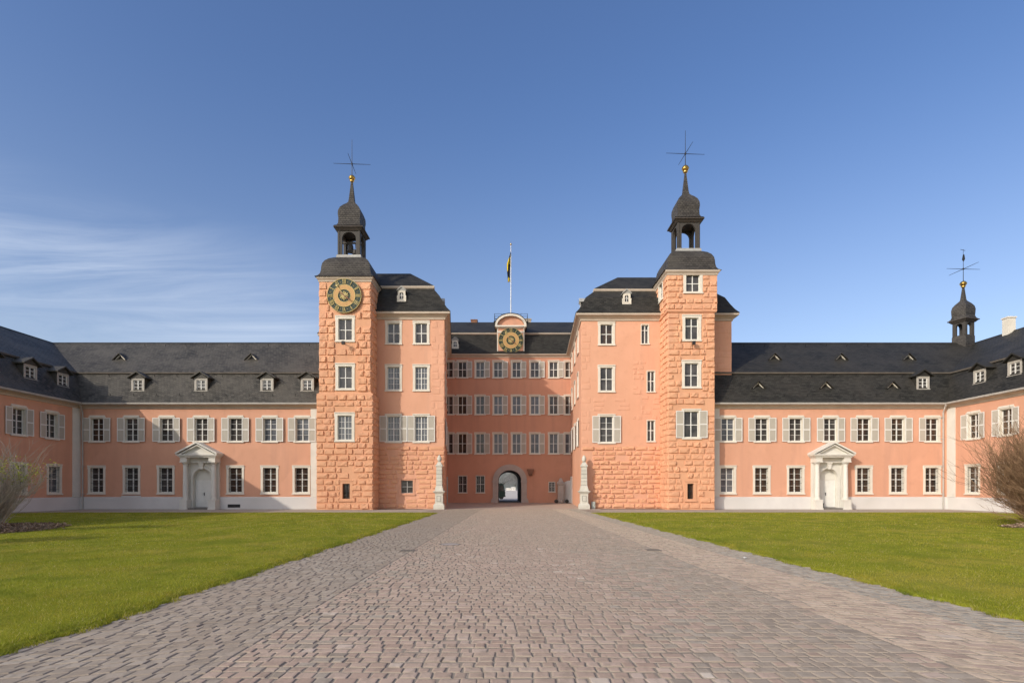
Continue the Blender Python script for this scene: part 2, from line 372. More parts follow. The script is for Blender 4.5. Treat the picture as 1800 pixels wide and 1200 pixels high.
# ------------------------------------------------------------------ mesh builder
class MB:
    def __init__(s):
        s.v = []; s.f = []; s.uv = []; s.mi = []
    def add(s, vs, fs, uvs=None, mi=0):
        o = len(s.v)
        s.v.extend(vs)
        for k, f in enumerate(fs):
            s.f.append(tuple(i + o for i in f)); s.mi.append(mi)
            s.uv.append(uvs[k] if uvs else None)
    def quad(s, a, b, c, d, mi=0, uv=None):
        s.add([a, b, c, d], [(0, 1, 2, 3)], [uv] if uv else None, mi)
    def box(s, x0, x1, y0, y1, z0, z1, mi=0):
        if x0 > x1: x0, x1 = x1, x0
        if y0 > y1: y0, y1 = y1, y0
        if z0 > z1: z0, z1 = z1, z0
        v = [(x0,y0,z0),(x1,y0,z0),(x1,y1,z0),(x0,y1,z0),(x0,y0,z1),(x1,y0,z1),(x1,y1,z1),(x0,y1,z1)]
        s.add(v, [(0,3,2,1),(4,5,6,7),(0,1,5,4),(1,2,6,5),(2,3,7,6),(3,0,4,7)], None, mi)
    def prism(s, poly, d0, d1, mi=0):
        """poly of (x,z) extruded along y from d0 to d1"""
        n = len(poly)
        v = [(x, d0, z) for x, z in poly] + [(x, d1, z) for x, z in poly]
        f = [tuple(range(n)), tuple(range(2*n-1, n-1, -1))]
        for i in range(n):
            j = (i+1) % n
            f.append((i, i+n, j+n, j))
        s.add(v, f, None, mi)
    def lathe(s, prof, cx, cy, n=16, mi=0, caps=True):
        v = []; f = []
        for r, z in prof:
            for k in range(n):
                a = 2*pi*k/n
                v.append((cx + r*cos(a), cy + r*sin(a), z))
        for i in range(len(prof)-1):
            for k in range(n):
                k2 = (k+1) % n
                f.append((i*n+k, i*n+k2, (i+1)*n+k2, (i+1)*n+k))
        if caps:
            f.append(tuple(range(n-1, -1, -1))); f.append(tuple((len(prof)-1)*n+k for k in range(n)))
        s.add(v, f, None, mi)
    def tube(s, p, q, r0, r1=None, n=6, mi=0):
        r1 = r0 if r1 is None else r1
        p = Vector(p); q = Vector(q); d = (q-p).normalized()
        a = d.orthogonal().normalized(); b = d.cross(a)
        v = []
        for c, r in ((p, r0), (q, r1)):
            for k in range(n):
                t = 2*pi*k/n
                v.append(tuple(c + a*(r*cos(t)) + b*(r*sin(t))))
        f = [(k, (k+1) % n, n+(k+1) % n, n+k) for k in range(n)]
        f += [tuple(range(n-1, -1, -1)), tuple(range(n, 2*n))]
        s.add(v, f, None, mi)
    def xform(s, mat, start=0):
        for i in range(start, len(s.v)):
            s.v[i] = tuple(mat @ Vector(s.v[i]))
    def mesh(s, name, mats, smooth=False, origin=(0,0,0)):
        me = bpy.data.meshes.new(name)
        ox, oy, oz = origin
        me.from_pydata([(x-ox, y-oy, z-oz) for x, y, z in s.v], [], s.f)
        if not isinstance(mats, (list, tuple)): mats = [mats]
        for m in mats: me.materials.append(m)
        if len(mats) > 1: me.polygons.foreach_set('material_index', s.mi)
        if any(u is not None for u in s.uv):
            ul = me.uv_layers.new(name='UVMap')
            data = np.zeros((len(me.loops), 2), dtype=np.float32)
            k = 0
            for f, u in zip(s.f, s.uv):
                if u is not None:
                    data[k:k+len(f)] = u
                k += len(f)
            ul.data.foreach_set('uv', data.ravel())
        if smooth: me.polygons.foreach_set('use_smooth', [True]*len(me.polygons))
        me.update()
        return me
    def build(s, name, mats, parent=None, smooth=False, world_origin=None):
        """vertices are given in world space; the part hangs under its thing"""
        if parent is not None:
            org = tuple(abs_loc(parent))
            me = s.mesh(name, mats, smooth, org)
            o = bpy.data.objects.new(name, me); COL.objects.link(o); o.parent = parent; ABS[o.name] = org
        else:
            org = world_origin or (0, 0, 0)
            me = s.mesh(name, mats, smooth, org)
            o = bpy.data.objects.new(name, me); COL.objects.link(o); o.location = org
        return o

ABS = {}
def abs_loc(o):
    return ABS.get(o.name, tuple(o.location))

def tag(o, label=None, cat=None, group=None, kind=None):
    if label: o['label'] = label
    if cat: o['category'] = cat
    if group: o['group'] = group
    if kind: o['kind'] = kind
    return o

def thing(name, loc, label, cat, group=None):
    o = bpy.data.objects.new(name, None); COL.objects.link(o)
    o.location = loc; o.empty_display_size = 0.5
    ABS[o.name] = tuple(loc)
    return tag(o, label, cat, group)

def place(me, name, parent, wloc, rz=0.0):
    """a part that carries its own local mesh (shared data), placed in world metres under an unrotated thing"""
    o = bpy.data.objects.new(name, me); COL.objects.link(o)
    o.parent = parent
    pl = abs_loc(parent)
    o.location = (wloc[0]-pl[0], wloc[1]-pl[1], wloc[2]-pl[2])
    o.rotation_euler = (0, 0, rz)
    ABS[o.name] = tuple(wloc)
    return o

def child(me, name, parent, loc=(0,0,0), rot=(0,0,0)):
    o = bpy.data.objects.new(name, me); COL.objects.link(o)
    o.parent = parent; o.location = loc; o.rotation_euler = rot
    return o

# ------------------------------------------------------------------ facades
class Fac:
    """a vertical wall plane: u runs along it (to the right seen from outside), d is outward"""
    def __init__(s, x, y, ang=0.0):
        s.x, s.y, s.a = x, y, ang
        s.c, s.s = cos(ang), sin(ang)
    def P(s, u, d, z):
        return (s.x + u*s.c + d*s.s, s.y + u*s.s - d*s.c, z)
    def M(s):
        # local (x right, y inward, z up)
        return Matrix.Translation((s.x, s.y, 0)) @ Matrix.Rotation(s.a, 4, 'Z')

def wall(mb, fac, u0, u1, z0, z1, holes=(), d=0.0, mi=0):
    us = sorted({u0, u1, *[h for q in holes for h in q[:2] if u0 < h < u1]})
    zs = sorted({z0, z1, *[h for q in holes for h in q[2:4] if z0 < h < z1]})
    for i in range(len(us)-1):
        for j in range(len(zs)-1):
            cu = (us[i]+us[i+1])/2; cz = (zs[j]+zs[j+1])/2
            if any(h[0] < cu < h[1] and h[2] < cz < h[3] for h in holes): continue
            mb.quad(fac.P(us[i], d, zs[j]), fac.P(us[i+1], d, zs[j]), fac.P(us[i+1], d, zs[j+1]), fac.P(us[i], d, zs[j+1]), mi)

def arch_pts(a0, a1, zs, rise, n=16):
    c = (a0+a1)/2; r = (a1-a0)/2
    return [(c - r*cos(pi*k/n), zs + rise*sin(pi*k/n)) for k in range(n+1)]

def arch_wall(mb, fac, u0, u1, z0, z1, a0, a1, zb, zs, rise, depth=0.2, d=0.0, back=True, mi=0, rmi=None, n=16):
    rmi = mi if rmi is None else rmi
    pts = arch_pts(a0, a1, zs, rise, n)
    for dd in ((d, d-depth) if back else (d,)):
        P = lambda u, z: fac.P(u, dd, z)
        mb.quad(P(u0,z0), P(a0,z0), P(a0,z1), P(u0,z1), mi)
        mb.quad(P(a1,z0), P(u1,z0), P(u1,z1), P(a1,z1), mi)
        if zb > z0 + 1e-4: mb.quad(P(a0,z0), P(a1,z0), P(a1,zb), P(a0,zb), mi)
        for k in range(n):
            (ua, za), (ub, zc) = pts[k], pts[k+1]
            mb.quad(P(ua,za), P(ub,zc), P(ub,z1), P(ua,z1), mi)
    out = [(a0, zb)] + pts + [(a1, zb)]
    for k in range(len(out)-1):
        (ua, za), (ub, zc) = out[k], out[k+1]
        mb.quad(fac.P(ua,d,za), fac.P(ub,d,zc), fac.P(ub,d-depth,zc), fac.P(ua,d-depth,za), rmi)
    if zb > z0 + 1e-4:
        mb.quad(fac.P(a0,d,zb), fac.P(a1,d,zb), fac.P(a1,d-depth,zb), fac.P(a0,d-depth,zb), rmi)

def sweep(mb, path, prof, closed=False, mi=0, cap_top=False, cap_ends=True, z0=0.0):
    """profile of (outward, z) carried along a plan polyline with mitred corners; outward is to the right of travel"""
    n = len(path)
    nrm = []
    m = n if closed else n-1
    for i in range(m):
        (ax, ay), (bx, by) = path[i], path[(i+1) % n]
        l = math.hypot(bx-ax, by-ay)
        nrm.append(((by-ay)/l, -(bx-ax)/l, l))
    offs = []
    for i in range(n):
        if closed: a, b = nrm[(i-1) % n], nrm[i]
        else: a, b = nrm[max(i-1, 0)], nrm[min(i, m-1)]
        k = 1.0 + a[0]*b[0] + a[1]*b[1]
        offs.append(((a[0]+b[0])/k, (a[1]+b[1])/k))
    rings = []
    for d, z in prof:
        rings.append([(path[i][0]+offs[i][0]*d, path[i][1]+offs[i][1]*d, z+z0) for i in range(n)])
    vacc = 0.0
    uacc = [0.0]
    for i in range(m): uacc.append(uacc[-1] + nrm[i][2])
    for j in range(len(prof)-1):
        seg = math.hypot(prof[j+1][0]-prof[j][0], prof[j+1][1]-prof[j][1])
        for i in range(m):
            i2 = (i+1) % n
            A, B, C, D = rings[j][i], rings[j][i2], rings[j+1][i2], rings[j+1][i]
            tx, ty = -nrm[i][1], nrm[i][0]
            ux = lambda p: uacc[i] + (p[0]-path[i][0])*tx + (p[1]-path[i][1])*ty
            mb.quad(A, B, C, D, mi, [(ux(A), vacc), (ux(B), vacc), (ux(C), vacc+seg), (ux(D), vacc+seg)])
        vacc += seg
    if cap_top and closed:
        r = rings[-1]
        mb.add(list(r), [tuple(range(n))], [[(p[0], p[1]) for p in r]], mi)
    if not closed and cap_ends:
        for i in (0, n-1):
            mb.add([r[i] for r in rings], [tuple(range(len(rings)))], None, mi)

def rings_square(mb, cx, cy, prof, mi=0, rot=0.0, cap=True):
    """square plan, profile of (half width, z), flat faces curved in elevation"""
    acc = 0.0
    c, s = cos(rot), sin(rot)
    def R(x, y): return (cx + x*c - y*s, cy + x*s + y*c)
    for j in range(len(prof)-1):
        (r0, za), (r1, zb) = prof[j], prof[j+1]
        seg = math.hypot(r1-r0, zb-za)
        q0 = [R(-r0,-r0), R(r0,-r0), R(r0,r0), R(-r0,r0)]
        q1 = [R(-r1,-r1), R(r1,-r1), R(r1,r1), R(-r1,r1)]
        for k in range(4):
            k2 = (k+1) % 4
            mb.quad((*q0[k], za), (*q0[k2], za), (*q1[k2], zb), (*q1[k], zb), mi,
                    [(-r0+k*3.3, acc), (r0+k*3.3, acc), (r1+k*3.3, acc+seg), (-r1+k*3.3, acc+seg)])
        acc += seg
    if cap:
        for (r, z) in (prof[0], prof[-1]):
            q = [R(-r,-r), R(r,-r), R(r,r), R(-r,r)]
            mb.quad(*[(*p, z) for p in q], mi, [(0,0),(r,0),(r,r),(0,r)])

def boss_rows(mb, fac, u0, u1, z0, z1, rh, wmin, wmax, avoid=(), H=0.10, seed=1, corner_r=False, corner_l=False, skip=0.04, flat=1.0, mi=0):
    """courses of hewn stones standing proud of the wall"""
    rg = random.Random(seed)
    rows = max(1, int(round((z1-z0)/rh)))
    rhh = (z1-z0)/rows
    for r in range(rows):
        za = z0 + r*rhh; zb = za + rhh
        u = u0
        first = True
        while u < u1 - 0.15:
            w = rg.uniform(wmin, wmax)
            ue = u + w
            if u1 - ue < wmin*0.6: ue = u1
            ga = rg.uniform(0.03, 0.07); gb = rg.uniform(0.035, 0.08)
            a, b = u + ga, ue - gb
            if first and corner_l: a = u0
            if ue >= u1-1e-6 and corner_r: b = u1
            c0, c1 = za + rg.uniform(.03, .06), zb - rg.uniform(.025, .055)
            first = False
            u = ue
            for (h0, h1, k0, k1) in avoid:       # trim against openings
                if c1 > k0 and c0 < k1 and b > h0 and a < h1:
                    if h0 - a > b - h1:
                        b = h0 - 0.03
                    else:
                        a = h1 + 0.03
            if b - a < 0.16 or rg.random() < skip: continue
            if rg.random() < .12: c1 -= rg.uniform(.03, .09)
            elif rg.random() < .12: c0 += rg.uniform(.02, .07)
            h = H*rg.uniform(.8, 1.55)*flat
            sk = rg.uniform(-.2, .2)*h; tl = rg.uniform(-.25, .06)*h
            nx, nz = 5, 4
            ex = min(.25, .035/(b-a)); ez = min(.25, .03/(c1-c0))
            xs = [0, ex, .38+rg.uniform(-.08,.08), .68+rg.uniform(-.08,.08), 1-ex, 1]
            zs_ = [0, ez, .5+rg.uniform(-.1,.1), 1-ez, 1]
            V = []; F = []
            ju = [[rg.uniform(-1, 1) for _ in xs] for _ in zs_]
            for j, tz in enumerate(zs_):
                for i, tx in enumerate(xs):
                    edge = i in (0, len(xs)-1) or j in (0, len(zs_)-1)
                    inner = i in (1, len(xs)-2) or j in (1, len(zs_)-2)
                    if edge: dd = -0.01
                    else:
                        dd = h*(.86 if inner else 1.0) + ju[j][i]*h*.24 + sk*(tx-.5)*2 + tl*(tz-.5)*2
                        dd = max(dd, .02)
                    wob = 0.012*ju[j][i]
                    V.append(fac.P(a+(b-a)*tx+wob, dd, c0+(c1-c0)*tz+wob*.8))
            nxs = len(xs)
            for j in range(len(zs_)-1):
                for i in range(nxs-1):
                    F.append((j*nxs+i, j*nxs+i+1, (j+1)*nxs+i+1, (j+1)*nxs+i))
            mb.add(V, F, None, mi)

# ------------------------------------------------------------------ windows
WCACHE = {}
def win_meshes(gw, gh, sur, sill, rec, proud, cols, rows, tz, cap, smat='trim', fmat='white'):
    key = (round(gw,2), round(gh,2), sur, sill, rec, proud, cols, rows, tz, cap, smat, fmat)
    if key in WCACHE: return WCACHE[key]
    h = gw/2
    s = MB()
    p = -proud
    s.box(-h-sur, -h, p, .02, -sill, gh)              # jambs
    s.box(h, h+sur, p, .02, -sill, gh)
    s.box(-h-sur, h+sur, p, .02, gh, gh+sur)          # head
    s.box(-h, h, p, .02, -sill, 0)                    # bottom rail
    if sur > .12:
        s.box(-h-sur-.035, -h-sur, p, .02, gh-.1, gh+sur)   # ears
        s.box(h+sur, h+sur+.035, p, .02, gh-.1, gh+sur)
        s.box(-h-sur-.03, h+sur+.03, p-.05, p, gh+sur-.045, gh+sur+.03)
    s.box(-h-sur-.04, h+sur+.04, p-.06, p, -sill-.05, -sill+.05)   # sill
    if cap:
        s.box(-h-sur+.02, h+sur-.02, p, .02, gh+sur+.03, gh+sur+.12)
    # inner reveal
    for (a, b) in (((-h, 0), (-h, gh)), ((-h, gh), (h, gh)), ((h, gh), (h, 0)), ((h, 0), (-h, 0))):
        s.quad((a[0], .02, a[1]), (b[0], .02, b[1]), (b[0], rec+.06, b[1]), (a[0], rec+.06, a[1]))
    f = MB()
    fy0, fy1 = rec-.03, rec+.035
    fr = .042
    f.box(-h+.001, -h+fr, fy0, fy1, 0.001, gh-.001); f.box(h-fr, h-.001, fy0, fy1, 0.001, gh-.001)
    f.box(-h+fr, h-fr, fy0, fy1, 0.001, fr); f.box(-h+fr, h-fr, fy0, fy1, gh-fr, gh-.001)
    f.box(-.034, .034, fy0-.02, fy1-.005, fr, gh-fr)
    f.box(-h+fr, -.034, fy0-.02, fy1-.005, tz*gh-.028, tz*gh+.028); f.box(.034, h-fr, fy0-.02, fy1-.005, tz*gh-.028, tz*gh+.028)
    mt = .010
    for sx in (-1, 1):
        xa, xb = (-h+fr, -.034) if sx < 0 else (.034, h-fr)
        for k in range(1, cols):
            xm = xa + (xb-xa)*k/cols
            f.box(xm-mt, xm+mt, fy0+.012, fy1-.012, fr, gh-fr)
        for (za, zb, nr) in ((fr, tz*gh-.028, rows[0]), (tz*gh+.028, gh-fr, rows[1])):
            for k in range(1, nr):
                zm = za + (zb-za)*k/nr
                f.box(xa, xb, fy0+.01, fy1-.01, zm-mt, zm+mt)
    g = MB()
    g.quad((-h+.02, rec+.01, .02), (h-.02, rec+.01, .02), (h-.02, rec+.01, gh-.02), (-h+.02, rec+.01, gh-.02))
    r = (s.mesh('window', M[smat]), f.mesh('sash', M[fmat]), {k: g.mesh('pane', M[k]) for k in ('glass', 'curtain', 'warm')})
    WCACHE[key] = r
    return r

def shutter_mesh(w, h):
    key = ('sh', round(w,2), round(h,2))
    if key in WCACHE: return WCACHE[key]
    b = MB(); t = .035; fr = .055
    # hinge at x = 0, leaf runs to +x, lies in front of the wall
    b.box(0, fr, -t, 0, 0, h); b.box(w-fr, w, -t, 0, 0, h)
    for (za, zb) in ((0, fr), (h*.5-.04, h*.5+.04), (h-fr, h)):
        b.box(fr, w-fr, -t, 0, za, zb)
    for (za, zb) in ((fr, h*.5-.04), (h*.5+.04, h-fr)):
        n = 11
        for k in range(n):
            z0 = za+(zb-za)*k/n; z1 = za+(zb-za)*(k+.92)/n
            b.quad((fr, -.027, z0), (w-fr, -.027, z0), (w-fr, -.008, z1), (fr, -.008, z1), 1)
        b.quad((fr, -.004, za), (w-fr, -.004, za), (w-fr, -.004, zb), (fr, -.004, zb), 1)
    me = b.mesh('shutter', [M['white'], M['shutter']])
    WCACHE[key] = me
    return me

def grille_mesh(gw, gh, nv, nh):
    key = ('gr', round(gw,2), round(gh,2), nv, nh)
    if key in WCACHE: return WCACHE[key]
    b = MB(); h = gw/2
    for k in range(nv):
        x = -h + gw*(k+.5)/nv
        b.tube((x, .03, -.08), (x, .03, gh), .008, n=5)
    for k in range(nh):
        z = gh*(k+.5)/nh
        b.box(-h, h, .036, .05, z-.010, z+.010)
    me = b.mesh('grille', M['iron'])
    WCACHE[key] = me
    return me

def window(parent, fac, u, z, gw, gh, sur=.15, sill=.12, rec=.2, proud=.04, cols=2, rows=(2, 2), tz=.5, cap=False,
           pane='glass', shutters='', sw=.53, grille=None, d=0.0, smat='trim', fmat='white'):
    sm, fm, gm = win_meshes(gw, gh, sur, sill, rec, proud, cols, rows, tz, cap, smat, fmat)
    o = place(sm, 'window', parent, fac.P(u, d, z), fac.a)
    child(fm, 'sash', o); child(gm[pane], 'pane', o)
    if shutters:
        me = shutter_mesh(sw, gh+.1)
        if 'l' in shutters:
            child(me, 'shutter', o, (-gw/2-sur*.25, -proud-.035, -.06), (0, 0, pi + radians(RNG.uniform(1, 5))))
        if 'r' in shutters:
            child(me, 'shutter', o, (gw/2+sur*.25, -proud-.035, -.06), (0, 0, -radians(RNG.uniform(1, 5))))
    if grille:
        child(grille_mesh(gw, gh, *grille), 'grille', o)
    return (u-gw/2-.004, u+gw/2+.004, z-.004, z+gh+.004)

# ------------------------------------------------------------------ roof furniture, portals, clocks, belfries
def dormer(parent, fac, u, d, z, w=1.05, h=1.15, gw=.72, gh=.86, back=1.7, slate='slate', pane='glass', wood='dormer_wood'):
    key = ('dormer', w, h, gw, gh, back, slate)
    if key not in WCACHE:
        b = MB(); hw = w/2
        b.box(-hw, hw, .12, back, 0, h)                               # slate cheeks
        b.box(-hw-.03, -hw, .02, back, -.02, h); b.box(hw, hw+.03, .02, back, -.02, h)
        fr = MB()
        zb = (h-gh)*.35
        fr.box(-hw, -gw/2, 0, .12, 0, h); fr.box(gw/2, hw, 0, .12, 0, h)
        fr.box(-gw/2, gw/2, 0, .12, 0, zb); fr.box(-gw/2, gw/2, 0, .12, zb+gh, h)
        fr.box(-hw-.03, hw+.03, -.05, 0, zb-.07, zb-.01)
        rf = MB()
        o = .24; pk = .46; e = h-.04
        rf.prism([(-hw-o, e-.04), (0, e+pk-.02), (hw+o, e-.04), (hw+o, e+.05), (0, e+pk+.09), (-hw-o, e+.05)], -.22, back+.9)
        rf.prism([(-hw-.02, e), (hw+.02, e), (0, e+pk-.05)], -.05, .1)
        sa = MB(); f = .05
        ws = sa
        ws.box(-gw/2, -gw/2+f, .05, .11, zb, zb+gh); ws.box(gw/2-f, gw/2, .05, .11, zb, zb+gh)
        ws.box(-gw/2+f, gw/2-f, .05, .11, zb, zb+f); ws.box(-gw/2+f, gw/2-f, .05, .11, zb+gh-f, zb+gh)
        ws.box(-.035, .035, .04, .105, zb+f, zb+gh-f)
        for s_ in (-1, 1):
            xa, xb = (-gw/2+f, -.035) if s_ < 0 else (.035, gw/2-f)
            for k in (1, 2):
                zm = zb+gh*k/3
                ws.box(xa, xb, .06, .1, zm-.015, zm+.015)
        pn = MB(); pn.quad((-gw/2, .09, zb), (gw/2, .09, zb), (gw/2, .09, zb+gh), (-gw/2, .09, zb+gh))
        WCACHE[key] = (b.mesh('dormer', M[slate]), fr.mesh('dormer_frame', M[wood]), rf.mesh('dormer_roof', M[slate]),
                       sa.mesh('sash', M['white']), pn.mesh('pane', M[pane]))
    b, fr, rf, sa, pn = WCACHE[key]
    o = place(b, 'dormer', parent, fac.P(u, d, z), fac.a)
    child(fr, 'dormer_frame', o); child(rf, 'dormer_roof', o); child(sa, 'sash', o); child(pn, 'pane', o)
    return o

def small_dormer(parent, fac, u, d, z, w=.62, h=.95, back=1.5):
    """little white arched roof window"""
    key = ('sdormer', w, h, back)
    if key not in WCACHE:
        hw = w/2; g = w*.26; zs = h*.62
        fr = MB(); F0 = Fac(0, 0, 0)
        arch_wall(fr, F0, -hw, hw, 0, h*.95, -g, g, h*.2, zs, g, .1, 0, True)
        fr.box(-hw-.06, hw+.06, -.05, .1, -.05, .05)
        fr.box(-hw-.06, -hw, -.03, .1, .05, h*.5); fr.box(hw, hw+.06, -.03, .1, .05, h*.5)
        bd = MB(); bd.box(-hw, hw, .1, back, 0, h*.9)
        rf = MB()
        rf.prism([(-hw-.09, h*.88), (0, h*1.22), (hw+.09, h*.88), (hw+.07, h*.98), (0, h*1.32), (-hw-.07, h*.98)], -.1, back+.5)
        rf.prism([(-hw, h*.94), (hw, h*.94), (0, h*1.23)], -.02, .08)
        sa = MB(); sa.box(-.022, .022, .05, .08, h*.2, h*.9); sa.box(-g, g, .05, .078, h*.5, h*.55)
        pn = MB(); pn.quad((-g-.03, .085, h*.15), (g+.03, .085, h*.15), (g+.03, .085, h*.92), (-g-.03, .085, h*.92))
        WCACHE[key] = (bd.mesh('roof_window', M['slate']), fr.mesh('window_frame', M['trim']), rf.mesh('dormer_roof', M['lead']),
                       sa.mesh('sash', M['white']), pn.mesh('pane', M['glass']))
    bd, fr, rf, sa, pn = WCACHE[key]
    o = place(bd, 'roof_window', parent, fac.P(u, d, z), fac.a)
    for me, n in ((fr, 'window_frame'), (rf, 'dormer_roof'), (sa, 'sash'), (pn, 'pane')): child(me, n, o)
    return o

def vent(parent, fac, u, d, z, w=.90, h=.46, back=1.5, slate='slate'):
    key = ('vent', w, h, back, slate)
    if key not in WCACHE:
        b = MB(); hw = w/2
        b.prism([(-hw-.14, -.05), (0, h+.06), (hw+.14, -.05), (hw+.14, -.01), (0, h+.12), (-hw-.14, -.01)], -.17, back)
        fr = MB(); t = .05
        sl = math.hypot(hw, h)
        for s_ in (-1, 1):
            fr.prism([(s_*hw, 0), (0, h), (0, h-t*sl/hw), (s_*(hw-t*sl/h), 0)], .0, .16)
        fr.box(-hw, hw, .0, .1, -.06, 0)
        dk = MB(); dk.prism([(-hw+.03, 0), (hw-.03, 0), (0, h-.03)], .15, .2)
        WCACHE[key] = (b.mesh('roof_vent', M[slate]), fr.mesh('vent_frame', M['trim']), dk.mesh('vent_opening', M['iron']))
    b, fr, dk = WCACHE[key]
    o = place(b, 'roof_vent', parent, fac.P(u, d, z), fac.a)
    child(fr, 'vent_frame', o); child(dk, 'vent_opening', o)
    return o

def portal(parent, fac, u):
    F0 = Fac(0, 0, 0)
    b = MB()
    for s_ in (-1, 1):
        b.box(s_*.98, s_*1.36, -.20, .02, 0, 3.72)                       # pilaster behind the column
        b.box(s_*.96, s_*1.38, -.24, .02, 2.42, 2.52)
        b.box(s_*.84, s_*1.40, -.86, -.22, 0, .74)                       # pedestal
        b.box(s_*.81, s_*1.43, -.90, -.22, 0, .12)
        b.box(s_*.82, s_*1.42, -.88, -.22, .68, .79)
        b.box(s_*.86, s_*1.38, -.84, .02, 3.78, 4.10)                    # entablature over the column
        b.box(s_*.83, s_*1.41, -.88, .02, 3.72, 3.78)
    b.box(-.90, .90, -.34, .02, 3.78, 4.10)
    b.box(-1.0, 1.0, -.38, .02, 3.70, 3.78)
    b.box(-1.44, 1.44, -.90, .02, 4.10, 4.18)
    b.box(-1.52, 1.52, -.97, .02, 4.18, 4.26)
    b.box(-1.60, 1.60, -1.05, .02, 4.26, 4.35)
    b.prism([(-1.48, 4.35), (1.48, 4.35), (0, 5.08)], -.72, .02)          # tympanum
    for s_ in (-1, 1):
        b.prism([(s_*1.63, 4.35), (s_*1.63, 4.47), (0, 5.32), (0, 5.20)], -1.09, .02)
        b.prism([(s_*1.42, 4.35), (s_*1.28, 4.35), (0, 5.02), (0, 5.12)], -.98, -.72)
    arch_wall(b, F0, -.98, .98, 0, 3.72, -.75, .75, 0, 2.48, .78, .42, .10, True)
    ring0 = arch_pts(-.75, .75, 2.48, .78, 20); ring1 = arch_pts(-.93, .93, 2.48, .96, 20)
    for k in range(20):
        b.prism([ring0[k], ring0[k+1], ring1[k+1], ring1[k]], -.17, -.10)
    b.box(-.93, -.75, -.17, -.10, .1, 2.40); b.box(.75, .93, -.17, -.10, .1, 2.40)
    b.box(-.97, -.73, -.21, -.09, 2.40, 2.50); b.box(.73, .97, -.21, -.09, 2.40, 2.50)
    b.prism([(-.10, 3.20), (.10, 3.20), (.17, 3.66), (-.17, 3.66)], -.32, -.1)
    b.box(-.2, .2, -.36, -.1, 3.62, 3.70)
    b.box(-.75, .75, .26, .31, 2.40, 3.28)                               # panel over the door
    b.box(-.75, .75, .20, .31, 2.34, 2.44)
    o = place(b.mesh('portal', M['white_stone']), 'portal', parent, fac.P(u, 0, 0), fac.a)
    c = MB()
    c.lathe([(.24, .79), (.24, .86), (.205, .88), (.225, .93), (.18, .98), (.185, 1.5), (.175, 2.4), (.15, 3.42), (.17, 3.44), (.17, 3.49), (.155, 3.5),
             (.16, 3.55), (.22, 3.62), (.235, 3.63), (.235, 3.72)], 0, 0, 20)
    cm = c.mesh('column', M['white_stone'])
    for s_ in (-1, 1): child(cm, 'column', o, (s_*1.12, -.54, 0))
    dm = MB()
    dm.box(-.74, -.006, .24, .30, .16, 2.34); dm.box(.006, .74, .24, .30, .16, 2.34)
    for s_ in (-1, 1):
        for (za, zb) in ((.28, .82), (.94, 2.22)):
            x0, x1 = s_*.12, s_*.64
            dm.box(x0, x1, .225, .24, za, za+.035); dm.box(x0, x1, .225, .24, zb-.035, zb)
            dm.box(x0, x0+s_*.035, .225, .24, za+.035, zb-.035); dm.box(x1-s_*.035, x1, .225, .24, za+.035, zb-.035)
            dm.box(x0+s_*.1, x1-s_*.1, .215, .24, za+.1, zb-.1)
    child(dm.mesh('door', M['white']), 'door', o)
    hd = MB(); hd.box(-.05, -.02, .19, .24, 1.10, 1.34); hd.tube((-.035, .19, 1.25), (-.14, .19, 1.25), .015)
    child(hd.mesh('door_handle', M['iron']), 'door_handle', o)
    st = MB(); st.box(-.84, .84, -.75, .3, -.05, .13)
    child(st.mesh('doorstep', M['step']), 'doorstep', o)
    return o
M['white_stone'] = noise_mat('whitewashed_stone', (0.66, 0.63, 0.56), (0.73, 0.70, 0.63), 1.5, 0.75, 0.12, 15, c3=(0.55, 0.515, 0.45), s3=0.8)
M['step'] = noise_mat('worn_step', (0.16, 0.15, 0.13), (0.24, 0.22, 0.20), 3, 0.9)

NUM = ['XII', 'I', 'II', 'III', 'IIII', 'V', 'VI', 'VII', 'VIII', 'IX', 'X', 'XI']
def ring_mesh(mb, r0, r1, y0, y1, n=64, mi=0):
    for k in range(n):
        a, b = 2*pi*k/n, 2*pi*(k+1)/n
        pa = [(r0*sin(a), r0*cos(a)), (r1*sin(a), r1*cos(a)), (r1*sin(b), r1*cos(b)), (r0*sin(b), r0*cos(b))]
        mb.quad(*[(x, y0, z) for x, z in pa], mi)
        mb.quad((pa[1][0], y0, pa[1][1]), (pa[2][0], y0, pa[2][1]), (pa[2][0], y1, pa[2][1]), (pa[1][0], y1, pa[1][1]), mi)
        if r0 > 0: mb.quad((pa[0][0], y0, pa[0][1]), (pa[3][0], y0, pa[3][1]), (pa[3][0], y1, pa[3][1]), (pa[0][0], y1, pa[0][1]), mi)

